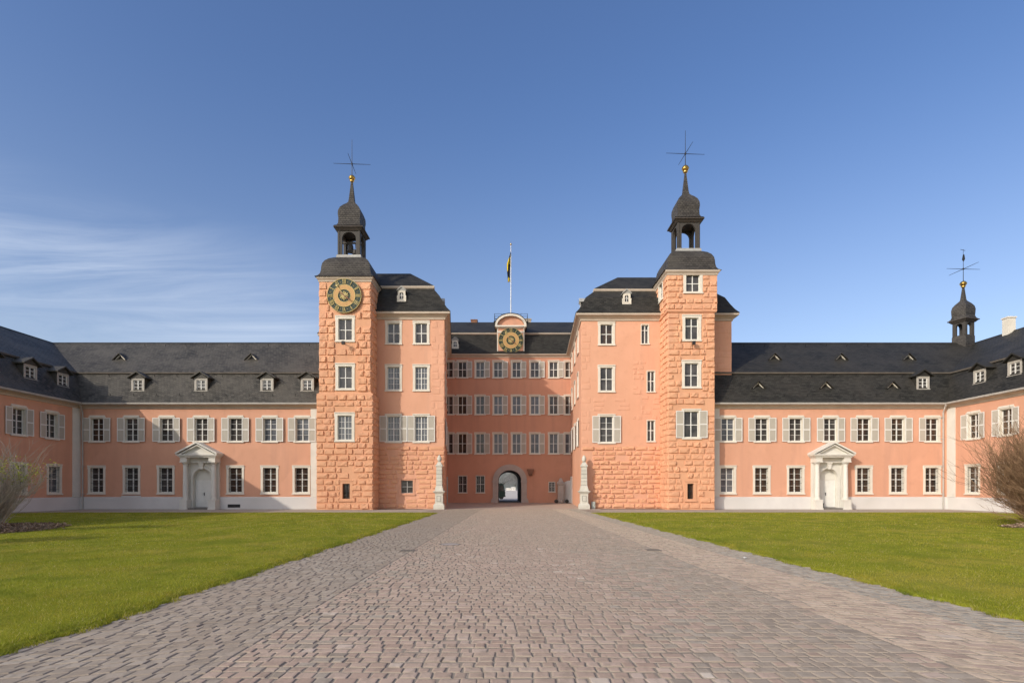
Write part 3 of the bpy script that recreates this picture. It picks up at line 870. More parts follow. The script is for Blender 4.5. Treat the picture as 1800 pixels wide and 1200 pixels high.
def clock(parent, fac, u, d, z, R):
    f = MB()
    ring_mesh(f, 0.0, .97*R, -.04, .02)
    o = place(f.mesh('clock_face', M['clock_green']), 'clock_face', parent, fac.P(u, d, z), fac.a)
    for a, b_ in ((.975, 1.0), (.625, .655), (.36, .385)):
        r = MB(); ring_mesh(r, a*R, b_*R, -.075, .02); child(r.mesh('clock_rim', M['gilt']), 'clock_rim', o)
    oc = MB(); ring_mesh(oc, .385*R, .625*R, -.06, .0)
    child(oc.mesh('inner_ring', M['ochre']), 'inner_ring', o)
    nm = MB()
    def stroke(th, p, q, w):
        """p,q in (tangential, radial) offsets at hour angle th"""
        (t0, r0), (t1, r1) = p, q
        e = Vector((t1-t0, r1-r0)).normalized(); nx, nr = -e.y*w/2, e.x*w/2
        pts = [(t0+nx, r0+nr), (t1+nx, r1+nr), (t1-nx, r1-nr), (t0-nx, r0-nr)]
        P = []
        for t, rr in pts: P.append((rr*sin(th)+t*cos(th), rr*cos(th)-t*sin(th)))
        nm.prism(P, -.085, -.045)
    for h_, s in enumerate(NUM):
        th = 2*pi*h_/12
        wd = {'I': .056*R, 'V': .12*R, 'X': .12*R}
        tot = sum(wd[c] for c in s); x = -tot/2
        ra, rb = .685*R, .94*R
        for c in s:
            w = wd[c]; m_ = x+w/2
            if c == 'I': stroke(th, (m_, ra), (m_, rb), .026*R)
            elif c == 'V':
                stroke(th, (x+.02*R, rb), (m_, ra), .030*R); stroke(th, (x+w-.02*R, rb), (m_, ra), .016*R)
            else:
                stroke(th, (x+.02*R, rb), (x+w-.02*R, ra), .030*R); stroke(th, (x+w-.02*R, rb), (x+.02*R, ra), .016*R)
            x += w
        t2 = th+pi/12                                                   # small star between the hours
        for k in range(2):
            e = .028*R
            cx, cz = .80*R*sin(t2), .80*R*cos(t2)
            if k: nm.prism([(cx-e*1.4, cz), (cx, cz+e*.4), (cx+e*1.4, cz), (cx, cz-e*.4)], -.07, -.045)
            else: nm.prism([(cx, cz-e*1.4), (cx+e*.4, cz), (cx, cz+e*1.4), (cx-e*.4, cz)], -.07, -.045)
    child(nm.mesh('numerals', M['gilt']), 'numerals', o)
    sb = MB()
    for k in range(12):
        a = 2*pi*k/12; L = .27*R if k % 2 else .30*R; w = .22
        P = [(.08*R*sin(a-w*1.5), .08*R*cos(a-w*1.5)), (L*.75*sin(a-w*.6), L*.75*cos(a-w*.6)), (L*sin(a), L*cos(a)), (L*.75*sin(a+w*.6), L*.75*cos(a+w*.6)), (.08*R*sin(a+w*1.5), .08*R*cos(a+w*1.5))]
        sb.prism(P, -.10, -.05)
    ring_mesh(sb, 0, .10*R, -.13, -.05, 24)
    child(sb.mesh('sunburst', M['gilt']), 'sunburst', o)
    def hand(name, deg, L, tail, w, mat, y0, blob=None, bl=0):
        hb = MB(); a = radians(deg)
        P = [(-w, -tail), (-w*.7, 0), (-w*.45, L*.8), (-w*1.4, L*.82), (0, L), (w*1.4, L*.82), (w*.45, L*.8), (w*.7, 0), (w, -tail)]
        hb.prism([(x*cos(a)+z_*sin(a), -x*sin(a)+z_*cos(a)) for x, z_ in P], y0-.02, y0)
        if blob:
            c = (bl*sin(a), bl*cos(a))
            pts = []
            for k in range(16):
                q = 2*pi*k/16; rr = blob*(1 if k % 2 else .55)
                pts.append((c[0]+rr*sin(q), c[1]+rr*cos(q)))
            hb.prism(pts, y0-.025, y0)
        child(hb.mesh(name, mat), name, o)
    hand('minute_hand', -37, .80*R, .10*R, .035*R, M['gilt'], -.16, .085*R, .70*R)
    hand('hour_hand', 129, .52*R, .34*R, .04*R, M['copper'], -.19, .07*R, .26*R)
    return o

def lathe_ball(mb, cx, cy, cz, r, n=18, m=10, sq=1.0):
    prof = []
    for k in range(m+1):
        a = -pi/2 + pi*k/m
        prof.append((max(.001, r*cos(a)), cz + r*sq*sin(a)))
    mb.lathe(prof, cx, cy, n, caps=False)

def belfry(parent, cx, cy, z0, half, zeave, prof, ball, rods, rot=0.0, bell=False, base=True, open_frac=.64, name='belfry', vane=False):
    """open lantern with arched sides under a bell shaped slate cap, gilded ball and compass rods"""
    rotm = Matrix.Translation((cx, cy, 0)) @ Matrix.Rotation(rot, 4, 'Z') @ Matrix.Translation((-cx, -cy, 0))
    b = MB()
    a = half*open_frac
    zs = zeave - .20 - a*.95
    for k in range(4):
        an = k*pi/2
        f = Fac(cx + half*sin(an), cy - half*cos(an), an)
        arch_wall(b, f, -half, half, z0, zeave, -a, a, z0+.04, zs, a*.95, .2, 0, True)
        for s_ in (-1, 1):                                               # corner pilaster strips
            n0 = len(b.v)
            x0, x1 = (s_*half, s_*(half-.13))
            p = [f.P(x0, .035, z0), f.P(x1, .035, z0), f.P(x1, .035, zeave), f.P(x0, .035, zeave)]
            q = [f.P(x0, 0, z0), f.P(x1, 0, z0), f.P(x1, 0, zeave), f.P(x0, 0, zeave)]
            b.add(p+q, [(0,1,2,3), (0,4,7,3), (1,5,6,2)])
    b.xform(rotm)
    o = b.build(name, M['slate_tower'], parent)
    ABS[o.name] = abs_loc(parent)
    if base:
        lb = MB(); rings_square(lb, cx, cy, [(half+.12, z0-.22), (half+.10, z0+.01)], rot=rot); lb.build('lead_base', M['lead'], o)
    ev = MB()
    rings_square(ev, cx, cy, [(half-.02, zeave-.12), (half+.08, zeave-.10), (half+.22, zeave+.06), (half+.30, zeave+.09), (half+.30, zeave+.17), (half+.05, zeave+.20)], rot=rot)
    ev.build('eave_moulding', M['eave_dark'], o)
    cp = MB(); rings_square(cp, cx, cy, prof, rot=rot); cp.build('cupola', M['slate_tower'], o)
    bl = MB(); br, bz = ball
    lathe_ball(bl, cx, cy, bz, br, sq=.92); bl.lathe([(br*.45, bz-br*1.35), (br*.75, bz-br*.95), (br*.5, bz-br*.8)], cx, cy, 14); bl.lathe([(br*1.06, bz-.03), (br*1.06, bz+.03)], cx, cy, 18)
    bl.build('gilded_ball', M['gold'], o, smooth=True)
    zr, L, zt = rods
    rd = MB()
    rd.tube((cx, cy, bz), (cx, cy, zt), .032, .014)
    ra = .06
    for k in range(4):
        an = ra + k*pi/2
        rd.tube((cx, cy, zr), (cx + L*cos(an), cy + L*sin(an), zr), .026, .014)
    rd.tube((cx, cy, zr-.08), (cx, cy, zr+.08), .06)
    if vane:
        rd.prism([(cx-.12, zt-.95), (cx+.02, zt-1.15), (cx+.16, zt-.9), (cx+.1, zt-.5), (cx-.02, zt-.45)], cy-.012, cy+.012)
        rd.tube((cx-.25, cy, zt-.02), (cx+.25, cy+.1, zt-.08), .02)
    rd.build('compass_rods', M['iron'], o)
    if bell:
        be = MB()
        for (bx, by, bz_, s_) in ((cx-.10, cy, z0+.62, 1.0), (cx+.32, cy-.30, z0+.30, .62)):
            be.lathe([(.02, bz_+.62*s_), (.16*s_, bz_+.60*s_), (.20*s_, bz_+.5*s_), (.23*s_, bz_+.25*s_), (.30*s_, bz_+.06*s_), (.36*s_, bz_), (.30*s_, bz_)], bx, by, 16)
        be.box(cx-half+.1, cx+half-.1, cy-.07, cy+.07, z0+1.28, z0+1.42)
        be.tube((cx+.32, cy-.3, z0+.65), (cx+.32, cy-.05, z0+1.3), .03)
        be.build('bell', M['bronze'], o, smooth=False)
    return o
M['eave_dark'] = noise_mat('eave_board', (0.055, 0.045, 0.038), (0.085, 0.07, 0.06), 3, 0.7)

# ------------------------------------------------------------------ THE GROUND
def gz(y):
    """the court rises a little towards the gate"""
    t = min(1, max(0, (y-47)/12.0)); return .15*t*t*(3-2*t)
YS_G = [-60, 47, 48.5, 50, 52, 54, 56, 58, 59, 75, 110, 400, 1500]
g = MB()
xs_g = [-1500, -60, 60, 1500]
for i in range(len(YS_G)-1):
    for j in range(3):
        g.quad(*[(x, y, gz(y)-.03) for x, y in ((xs_g[j], YS_G[i]), (xs_g[j+1], YS_G[i]), (xs_g[j+1], YS_G[i+1]), (xs_g[j], YS_G[i+1]))])
tag(g.build('ground', M['ground']), kind='structure')
g = MB(); g.quad((-300, 76, .135), (300, 76, .135), (300, 400, .135), (-300, 400, .135))
tag(g.build('town_square_ground', M['square']), kind='structure')

LX0, LX1 = -5.05, 5.55       # road edges (left lawn, right lawn at the far end)
def lawn_edge_r(y): return 6.42 - (y-6)*0.030
LAWN_FAR = 38.8
# gravel path along the wings and the court floor
g = MB()
for (x0, x1, y0, y1, z) in ((-34.6, -5.3, LAWN_FAR-.35, 45.7, -.012), (5.3, 34.9, LAWN_FAR-.35, 45.7, -.012), (-34.6, -31.2, -14, LAWN_FAR-.35, -.012), (31.4, 34.9, -14, LAWN_FAR-.35, -.012)):
    n = max(1, int((x1-x0)/2))
    g.quad((x0,y0,z),(x1,y0,z),(x1,y1,z),(x0,y1,z))
tag(g.build('path', M['path']), kind='structure')
g = MB()
ysc = [44.0, 47, 48.5, 50, 52, 54, 56, 58, 60, 77]
for i in range(len(ysc)-1):
    a, b_ = ysc[i], ysc[i+1]
    g.quad((-7.2, a, gz(a)-.006), (7.2, a, gz(a)-.006), (7.2, b_, gz(b_)-.006), (-7.2, b_, gz(b_)-.006))
tag(g.build('courtyard_paving', M['court_grey']), kind='structure')
g = MB(); g.quad((-6.3, -8, -.009), (7.6, -8, -.009), (6.4, 45, -.009), (-6.3, 45, -.009))
tag(g.build('road_bed', M['soil']), kind='structure')

def edge_wob(y):
    return .05*np.sin(y*1.9) + .04*np.sin(y*4.7+1) + .02*np.sin(y*9.1) + .022*np.sin(y*17.3+2) + .016*np.sin(y*29.7)

def lawn_h(x, y, x_in):
    """gently domed turf, its edge a few centimetres above the paving"""
    e = min(1.0, abs(x - x_in)/2.5)
    f = min(1.0, max(0.0, (LAWN_FAR - y)/3.0))
    return .02 + .07*(e**.6)*(f**.6) + .02*sin(x*.7+y*.31)*e*f + .012*sin(x*2.1-y*1.3)*e*f
def lawn_mesh(side):
    b = MB(); V = []; F = []
    ny, nx = 420, 40
    for j in range(ny+1):
        y = -8 + (LAWN_FAR+8)*j/ny
        xin = LX0 if side < 0 else lawn_edge_r(y)
        xin += float(edge_wob(y))
        yy_ = y + (.10*sin(j*2.3) if j == ny else 0)
        xout = -31.2 if side < 0 else 31.4
        for i in range(nx+1):
            t = (i/nx)**1.8
            x = xin + (xout-xin)*t
            V.append((x, yy_, lawn_h(x, y, xin) if i else -.02))
    for j in range(ny):
        for i in range(nx):
            q = (j*(nx+1)+i, j*(nx+1)+i+1, (j+1)*(nx+1)+i+1, (j+1)*(nx+1)+i)
            F.append(q)
    b.add(V, F)
    return b
tag(lawn_mesh(-1).build('lawn', M['turf'], smooth=True), kind='structure')
tag(lawn_mesh(1).build('lawn', M['turf'], smooth=True), kind='structure')

# grass blades
def grass():
    out_v = []
    def scatter(side, y0, y1, wx, dens, h0, h1, w):
        n = int((y1-y0)*wx*dens)
        y = NP.uniform(y0, y1, n)
        xin = np.full(n, LX0) if side < 0 else 6.42-(y-6)*.030
        xin = xin + edge_wob(y)
        t = NP.uniform(0, 1, n)
        x = xin + side*(t*wx - np.where(t*wx < .08, NP.uniform(0, .11, n)*(np.sin(y*7.7+1.3*np.sin(y*2.9)) > .1), .0) - .02)
        keep = np.abs(x) < 31
        vis = np.abs(x) < .93*y + .6
        keep &= vis
        x, y, xin = x[keep], y[keep], xin[keep]
        z = np.array([lawn_h(a, b, c) for a, b, c in zip(x, y, xin)]) - .006
        z = np.where(np.abs(x-xin) < .12, .0, z)
        m = len(x)
        an = NP.uniform(0, 2*pi, m); hh = NP.uniform(h0, h1, m)
        ln = NP.normal(0, .55, (m, 2))*hh[:, None]
        dx, dy = np.cos(an)*w/2, np.sin(an)*w/2
        p0 = np.stack([x-dx, y-dy, z], 1); p1 = np.stack([x+dx, y+dy, z], 1)
        p2 = np.stack([x+ln[:, 0], y+ln[:, 1], z+hh], 1)
        out_v.append(np.stack([p0, p1, p2], 1).reshape(-1, 3))
    for s_ in (-1, 1):
        scatter(s_, 4.6, 9, 4.5, 2200, .018, .05, .007)
        scatter(s_, 9, 14, 9.5, 1000, .018, .05, .010)
        scatter(s_, 14, 22, 17, 330, .02, .05, .018)
        scatter(s_, 22, LAWN_FAR, 26, 110, .02, .055, .035)
        scatter(s_, 4.6, 14, .22, 2500, .03, .075, .009)               # longer fringe along the stones
        scatter(s_, 14, 36, .3, 700, .03, .08, .016)
    v = np.concatenate(out_v)
    me = bpy.data.meshes.new('grass')
    nt = len(v)//3
    me.vertices.add(len(v)); me.vertices.foreach_set('co', v.astype(np.float32).ravel())
    me.loops.add(len(v)); me.loops.foreach_set('vertex_index', np.arange(len(v), dtype=np.int32))
    me.polygons.add(nt); me.polygons.foreach_set('loop_start', np.arange(0, len(v), 3, dtype=np.int32)); me.polygons.foreach_set('loop_total', np.full(nt, 3, dtype=np.int32))
    me.materials.append(M['grass'])
    me.update(); me.validate()
    o = bpy.data.objects.new('grass', me); COL.objects.link(o)
    tag(o, 'short mown green grass covering both lawns', 'grass', kind='stuff')
grass()

# cobbles: every stone a worn block of its own inside the road's mesh
def cobbles():
    V = []; F = []; MI = []
    def stone(x0, x1, cy, l, skew, mi, near):
        cx = (x0+x1)/2; w = x1-x0
        zt = RNG.gauss(0, .0022) + gz(cy)
        tx, ty = RNG.gauss(0, .006), RNG.gauss(0, .006)
        jit = [(RNG.uniform(-.009, .009), RNG.uniform(-.011, .011)) for _ in range(4)]
        base = len(V)
        c = [(-w/2, -l/2), (w/2, -l/2), (w/2, l/2), (-w/2, l/2)]
        # worn edges: a fixed few millimetres, whatever the size of the stone
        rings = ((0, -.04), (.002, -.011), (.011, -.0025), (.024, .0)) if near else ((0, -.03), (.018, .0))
        for k, (e, dz) in enumerate(rings):
            for (x, y), (jx, jy) in zip(c, jit):
                x2 = x + jx - math.copysign(e, x); y2 = y + jy - math.copysign(e, y)
                V.append((cx + x2, cy + y2 + skew*x2, zt + dz + x2*tx + y2*ty))
        nr = len(rings)
        for r in range(nr-1):
            for k in range(4):
                k2 = (k+1) % 4
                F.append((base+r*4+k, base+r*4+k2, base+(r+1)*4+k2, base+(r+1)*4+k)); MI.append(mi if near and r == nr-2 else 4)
        F.append(tuple(base+(nr-1)*4+k for k in range(4))); MI.append(mi)
    # zones: (left edge fn, right edge fn, material, stone width, depth, skew of the courses)
    groove = lambda y: -2.78 + .008*(y-5)
    rline = lambda y: 4.12 - .022*(y-5)
    rband = lambda y: lawn_edge_r(y) - .85
    zones = [
        (lambda y: -5.12, groove, 1, .165, .175, .42),
        (groove, rline, 0, .155, .168, .0),
        (rline, rband, 2, .20, .175, -.30),
        (rband, lambda y: lawn_edge_r(y)+.10, 3, .13, .13, -.15),
    ]
    for (fl, fr, mi, sw, sd, skew) in zones:
        r = -14
        y0 = 3.2 - 14*sd
        while y0 < 48:
            rd = sd*RNG.uniform(.86, 1.14)
            ph = RNG.uniform(0, 6)
            yc = max(3, y0)
            xl, xr = fl(yc), fr(yc)
            x = xl - RNG.uniform(0, 1)*sw*.6
            while x < xr:
                w = sw*RNG.uniform(.70, 1.40)
                a, b = x, x+w
                x += w
                cx = (a+b)/2
                cy = y0 + rd/2 + skew*(cx-(xl+xr)/2) + .014*sin(cx*2.3+ph)
                if cy < 3.4 or cy > 46: continue
                a = max(a, fl(cy)); b = min(b, fr(cy))
                if xr - x < sw*.5 and b < fr(cy): b = fr(cy); x = xr+1
                if b - a < .07: continue
                cx = (a+b)/2
                gap = RNG.uniform(.002, .009)
                m2 = mi
                # the middle of the road turns greyer towards the right
                if mi == 0 and cx > 1.2 and RNG.random() < min(.8, (cx-1.2)*.45) * (1 if cy < 16 else .4): m2 = 1
                if mi == 0 and cx < -1.6 and RNG.random() < .25: m2 = 1
                if mi == 2 and RNG.random() < .25: m2 = 0
                stone(a+gap/2, b-gap/2, cy, rd-RNG.uniform(.003, .010), skew, m2, cy < 15)
            y0 += rd
    me = bpy.data.meshes.new('road')
    me.from_pydata(V, [], F)
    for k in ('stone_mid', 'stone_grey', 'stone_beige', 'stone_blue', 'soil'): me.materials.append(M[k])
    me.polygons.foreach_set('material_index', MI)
    me.update()
    o = bpy.data.objects.new('road', me); COL.objects.link(o)
    tag(o, kind='structure')
cobbles()

# ------------------------------------------------------------------ THE PALACE
YW = 45.6                    # front of the low wings
UP = dict(z=5.47, gw=1.02, gh=1.80, sur=.13, sill=.10, rec=.19, cols=1, rows=(2, 2), tz=.52, cap=True, sw=.57)
LO = dict(z=1.36, gw=1.06, gh=1.96, sur=.17, sill=.13, rec=.24, cols=1, rows=(2, 2), tz=.52, cap=False)

WING_CORNICE = [(0, 8.02), (.06, 8.04), (.08, 8.16), (.24, 8.26), (.36, 8.30), (.36, 8.44), (.0, 8.45)]
GUTTER = [(.38, 8.40), (.40, 8.33), (.48, 8.30), (.56, 8.34), (.58, 8.46), (.55, 8.46), (.53, 8.37), (.43, 8.37), (.41, 8.46), (.38, 8.46)]
PLINTH = [(0, 0), (.07, 0), (.07, .93), (.03, .97), (0, .99)]
def roof_prof(half, bd, bz=11.15, rz=14.93):
    k = half/6.4
    return ([(.50, 8.46), (.22, 8.78), (.0, 9.10), (-bd, bz)],
            [(-bd+.16, bz-.02), (-bd+.16, bz+.06), (-half, rz), (-2*half+bd, bz+.1), (-2*half-.4, 8.5)])

def wing_common(root, path, back_half, slate, bd=1.3):
    low, upp = roof_prof(back_half, bd)
    mb = MB(); sweep(mb, path, low); sweep(mb, path, upp)
    rf = mb.build('roof', M[slate], root)
    c = MB(); sweep(c, path, WING_CORNICE); c.build('cornice', M['cornice'], root)
    gt = MB(); sweep(gt, path, GUTTER); gt.build('gutter', M['gutter'], root)
    bk = MB(); sweep(bk, path, [(-bd+.17, 11.08), (-bd+.19, 11.20)]); bk.build('roof_batten', M['batten'], rf)
    rd = MB(); sweep(rd, path, [(-back_half+.14, 14.86), (-back_half+.02, 14.99), (-back_half-.02, 14.99), (-back_half-.14, 14.86)]); rd.build('ridge_cap', M['slate'], rf)
    return rf

def snow_guards(root, path, seed):
    """small hooks along the slope"""
    b = MB(); rg = random.Random(seed)
    (ax, ay), (bx, by) = path
    l = math.hypot(bx-ax, by-ay); tx, ty = (bx-ax)/l, (by-ay)/l; nx, ny = ty, -tx
    u = 1.0
    while u < l-1:
        for d, z in ((-5.6, 14.45), (-1.05, 10.85), (.08, 9.08)):
            uu = u + (.9 if d > -1 else 0)
            x, y = ax+tx*uu+nx*d, ay+ty*uu+ny*d
            b.tube((x, y, z-.02), (x+nx*.1, y+ny*.1, z+.14), .022, n=4)
        u += 1.85
    b.build('snow_hooks', M['iron'], root)

def downpipe(root, x, y, z1=8.3, off=(0, -.16)):
    b = MB()
    px_, py_ = x+off[0], y+off[1]
    b.tube((px_, py_, .0), (px_, py_, z1-.55), .055, n=8)
    b.tube((px_, py_, z1-.55), (px_+off[0]*1.6, py_+off[1]*1.6, z1-.02), .055, n=8)
    b.lathe([(.07, z1-.12), (.15, z1+.06), (.15, z1+.14)], px_+off[0]*1.6, py_+off[1]*1.6, 10)
    for z in (1.2, 3.4, 5.6, 7.3): b.box(px_-.075, px_+.075, py_-.075, py_+.15, z, z+.04)
    b.build('downpipe', M['gutter'], root)

XU = lambda px: (px + (2.4 if px < 900 else -1.2) - 900)*.0458
# ---- west wing (left) -------------------------------------------------
FW = Fac(0, YW, 0)
lw = thing('palace_wing', (-24.6, YW, 0), 'long salmon wing with slate mansard roof left of the clock tower, half in shadow', 'palace wing')
holes = []
pw = ['warm', 'glass', 'glass', 'glass', 'glass', 'curtain', 'curtain']
for px, pn in zip((172, 232, 293.5, 354, 414, 474, 530.5), pw):
    holes.append(window(lw, FW, XU(px), pane=pn, shutters='lr', **UP))
for px in (171, 232, 292, 413.5, 473.4, 529):
    holes.append(window(lw, FW, XU(px), pane='warm' if px > 400 else 'glass', grille=(5, 4), **LO))
PU = -24.75
portal(lw, FW, PU)
holes.append((PU-.8, PU+.8, 0, 3.4))
w = MB(); wall(w, FW, -42, -14.6, 0, 8.05, holes)
w.quad((-42, YW+12.8, 0), (-14.6, YW+12.8, 0), (-14.6, YW+12.8, 8.5), (-42, YW+12.8, 8.5))
w.build('wall', M['salmon'], lw)
pl = MB()
sweep(pl, [(-34.6, YW), (PU-1.38, YW)], PLINTH); sweep(pl, [(PU+1.38, YW), (-14.6, YW)], PLINTH)
pl.build('plinth', M['plinth'], lw)
pi_ = MB()
pi_.box(-16.12, -15.1, YW-.055, YW+.02, .985, 8.03)
pi_.build('corner_pilaster', M['white_stone'], lw)
pp = [(-42, YW), (-13.2, YW)]
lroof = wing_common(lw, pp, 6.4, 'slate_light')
snow_guards(lroof, [(-34, YW), (-15, YW)], 4)
for px in (241, 352, 468, 539): dormer(lw, FW, (px-900)*.0459+.05, -.30, 9.45, slate='slate_light')
for px in (211, 442): vent(lw, FW, (px-900)*.04887, -3.27, 12.70, slate='slate_light')
downpipe(lw, -34.3, YW)
vg = MB(); vg.box(-22.75, -21.75, YW-.085, YW-.06, .14, .40)
for k in range(7): vg.box(-22.72+.14*k, -22.66+.14*k, YW-.10, YW-.085, .16, .38)
vg.build('vent_grille', M['iron'], lw)
pt = MB(); pt.box(XU(232)-.78, XU(232)+.78, YW-.082, YW-.05, .0, 1.10); pt.build('plinth_patch', M['plinth'], lw)

# ---- east wing (right) ------------------------------------------------
rw = thing('palace_wing', (24.6, YW, 0), 'long sunlit salmon wing with dark slate mansard roof right of the bell-less tower', 'palace wing')
holes = []
for px, sh, pn in ((1279, 'lr', 'curtain'), (1338.4, 'lr', 'glass'), (1397.8, 'lr', 'glass'), (1458.4, 'lr', 'glass'), (1517, 'lr', 'warm'), (1576.5, 'lr', 'warm'), (1636.5, 'l', 'warm')):
    holes.append(window(rw, FW, XU(px), pane=pn, shutters=sh, **UP))
for px, pn in ((1278, 'curtain'), (1338, 'warm'), (1397.5, 'warm'), (1516.5, 'warm'), (1576, 'warm'), (1636, 'warm')):
    holes.append(window(rw, FW, XU(px), pane=pn, grille=(5, 4) if px > 1300 else None, **LO))
PU2 = 25.3
portal(rw, FW, PU2)
holes.append((PU2-.8, PU2+.8, 0, 3.4))
w = MB(); wall(w, FW, 14.6, 42, 0, 8.05, holes)
w.quad((14.6, YW+12.8, 0), (42, YW+12.8, 0), (42, YW+12.8, 8.5), (14.6, YW+12.8, 8.5))
w.build('wall', M['salmon'], rw)
pl = MB()
sweep(pl, [(14.6, YW), (PU2-1.38, YW)], PLINTH); sweep(pl, [(PU2+1.38, YW), (34.9, YW)], PLINTH)
pl.build('plinth', M['plinth'], rw)
pi_ = MB(); pi_.box(15.9, 16.62, YW-.055, YW+.02, .985, 8.03); pi_.build('corner_pilaster', M['white_stone'], rw)
rroof = wing_common(rw, [(13.2, YW), (42, YW)], 6.4, 'slate')
snow_guards(rroof, [(18, YW), (34, YW)], 5)
dormer(rw, FW, (1622-900)*.0459+.1, -.40, 9.62)
for px in (1361.5, 1478, 1597): vent(rw, FW, (px-900)*.04887, -3.27, 12.70)
for px in (1333, 1451.5, 1569): vent(rw, FW, (px-900)*.04603, -.43, 9.77)
downpipe(rw, 34.45, YW)
# lantern turret on the corner of the ridges
belfry(rw, 41.25, 52.0, 15.55, .55, 16.85,
       [(.80, 17.02), (.67, 17.16), (.61, 17.35), (.63, 17.7), (.64, 17.95), (.58, 18.25), (.43, 18.5), (.28, 18.68), (.19, 18.8), (.16, 18.95), (.05, 20.15)],
       (.27, 20.35), (21.7, 1.6, 23.5), rot=radians(17.7), base=False, open_frac=.52, name='roof_turret', vane=True)
tb = MB(); rings_square(tb, 41.25, 52.0, [(.60, 13.6), (.60, 15.5), (.55, 15.56)], rot=radians(17.7)); tb.build('turret_base', M['slate_tower'], rw)

# ---- the two side wings running towards the camera ---------------------
def side_wing(s_, X0, name_label, ups, los, dorms, vents, slate):
    f = Fac(X0, 0, pi/2 if s_ < 0 else -pi/2)
    sg = 1 if s_ < 0 else -1                     # u = sg * Y
    root = thing('palace_wing', (X0, 30, 0), name_label, 'palace wing')
    holes = []
    for y, pn in ups: holes.append(window(root, f, sg*y, pane=pn, shutters='lr', **UP))
    for y, pn in los: holes.append(window(root, f, sg*y, pane=pn, grille=(5, 4), **LO))
    w = MB()
    a, b_ = (-14, YW+.02) if s_ < 0 else (-YW-.02, 14)
    wall(w, f, a, b_, 0, 8.05, holes)
    ox = X0 + s_*14.8
    w.quad((ox, -14, 0), (ox, 58, 0), (ox, 58, 8.5), (ox, -14, 8.5))
    w.add([(X0, -14, 0), (ox, -14, 0), (ox, -14, 8.4), (X0+s_*13.4, -14, 11.1), (X0+s_*7.4, -14, 14.9), (X0+s_*1.4, -14, 11.1), (X0, -14, 8.4)], [(0, 1, 2, 3, 4, 5, 6)])
    w.build('wall', M['salmon'], root)
    path = [(X0, -14), (X0, YW)] if s_ < 0 else [(X0, YW), (X0, -14)]
    pl = MB(); sweep(pl, path, PLINTH); pl.build('plinth', M['plinth'], root)
    pb = MB()
    pb.box(X0-.02 if s_ < 0 else X0-.06, X0+.06 if s_ < 0 else X0+.02, YW-.84, YW-.005, .985, 8.03)
    pb.build('corner_pilaster', M['white_stone'], root)
    rpath = [(X0, -14), (X0, 58.6)] if s_ < 0 else [(X0, 58.6), (X0, -14)]
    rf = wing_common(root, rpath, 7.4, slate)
    for y in dorms: dormer(root, f, sg*y, -.35, 9.52, slate=slate, w=1.15, gw=.82)
    for y in vents: vent(root, f, sg*y, -3.0, 12.35, slate=slate)
    return root, f
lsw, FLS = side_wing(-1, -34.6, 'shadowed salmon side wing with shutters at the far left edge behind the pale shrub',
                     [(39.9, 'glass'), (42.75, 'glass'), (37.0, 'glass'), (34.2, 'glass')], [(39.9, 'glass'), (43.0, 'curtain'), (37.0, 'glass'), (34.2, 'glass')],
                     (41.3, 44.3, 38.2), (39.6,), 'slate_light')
rsw, FRS = side_wing(1, 34.9, 'sunlit salmon side wing at the far right edge behind the big brown shrub',
                     [(43.0, 'warm'), (40.16, 'warm'), (37.3, 'glass'), (34.4, 'glass')], [(43.1, 'warm'), (40.2, 'warm'), (37.3, 'glass'), (34.4, 'glass')],
                     (42.9, 39.9, 37.0), (35.5,), 'slate')
ch = MB()
ch.box(41.78, 42.42, 47.9, 48.5, 13.9, 16.02); ch.box(41.72, 42.48, 47.84, 48.56, 16.02, 16.14)
ch.build('chimney', M['trim'], rsw)
for (y, zt) in ((-2, 16.7), (-9, 17.4)):  # added chimneys out of view, placed to throw shadow streaks on the lawn
    ch = MB(); ch.box(-42.6, -41.4, y-.6, y+.6, 13.9, zt); ch.box(-42.7, -41.3, y-.7, y+.7, zt, zt+.15); ch.build('chimney', M['plinth'], lsw)

# ---- corner blocks ----------------------------------------------------
BLOCK_CORNICE = [(0, 15.40), (.08, 15.42), (.10, 15.55), (.26, 15.70), (.42, 15.78), (.46, 15.80), (.46, 15.95), (.30, 15.98), (0, 15.98)]
def block_roof(root, poly, dbr, dtop):
    mb = MB()
    sweep(mb, poly, [(.50, 15.97), (.20, 16.36), (-.08, 16.85), (-.40, 17.5), (-dbr, 18.38)], closed=True)
    sweep(mb, poly, [(-dbr+.14, 18.46), (-dbr+.10, 18.52), (-dtop, 20.30)], closed=True, cap_top=True)
    rf = mb.build('roof', M['slate'], root)
    md = MB(); sweep(md, poly, [(-dbr-.02, 18.22), (-dbr+.10, 18.26), (-dbr+.16, 18.36), (-dbr+.16, 18.47), (-dbr-.05, 18.48)], closed=True); md.build('roof_moulding', M['cornice'], rf)
    c = MB(); sweep(c, poly, BLOCK_CORNICE, closed=True); c.build('cornice', M['cornice'], root)
    return rf
BW = dict(sur=.19, sill=.11, rec=.15, cols=1, rows=(1, 1), tz=.50)

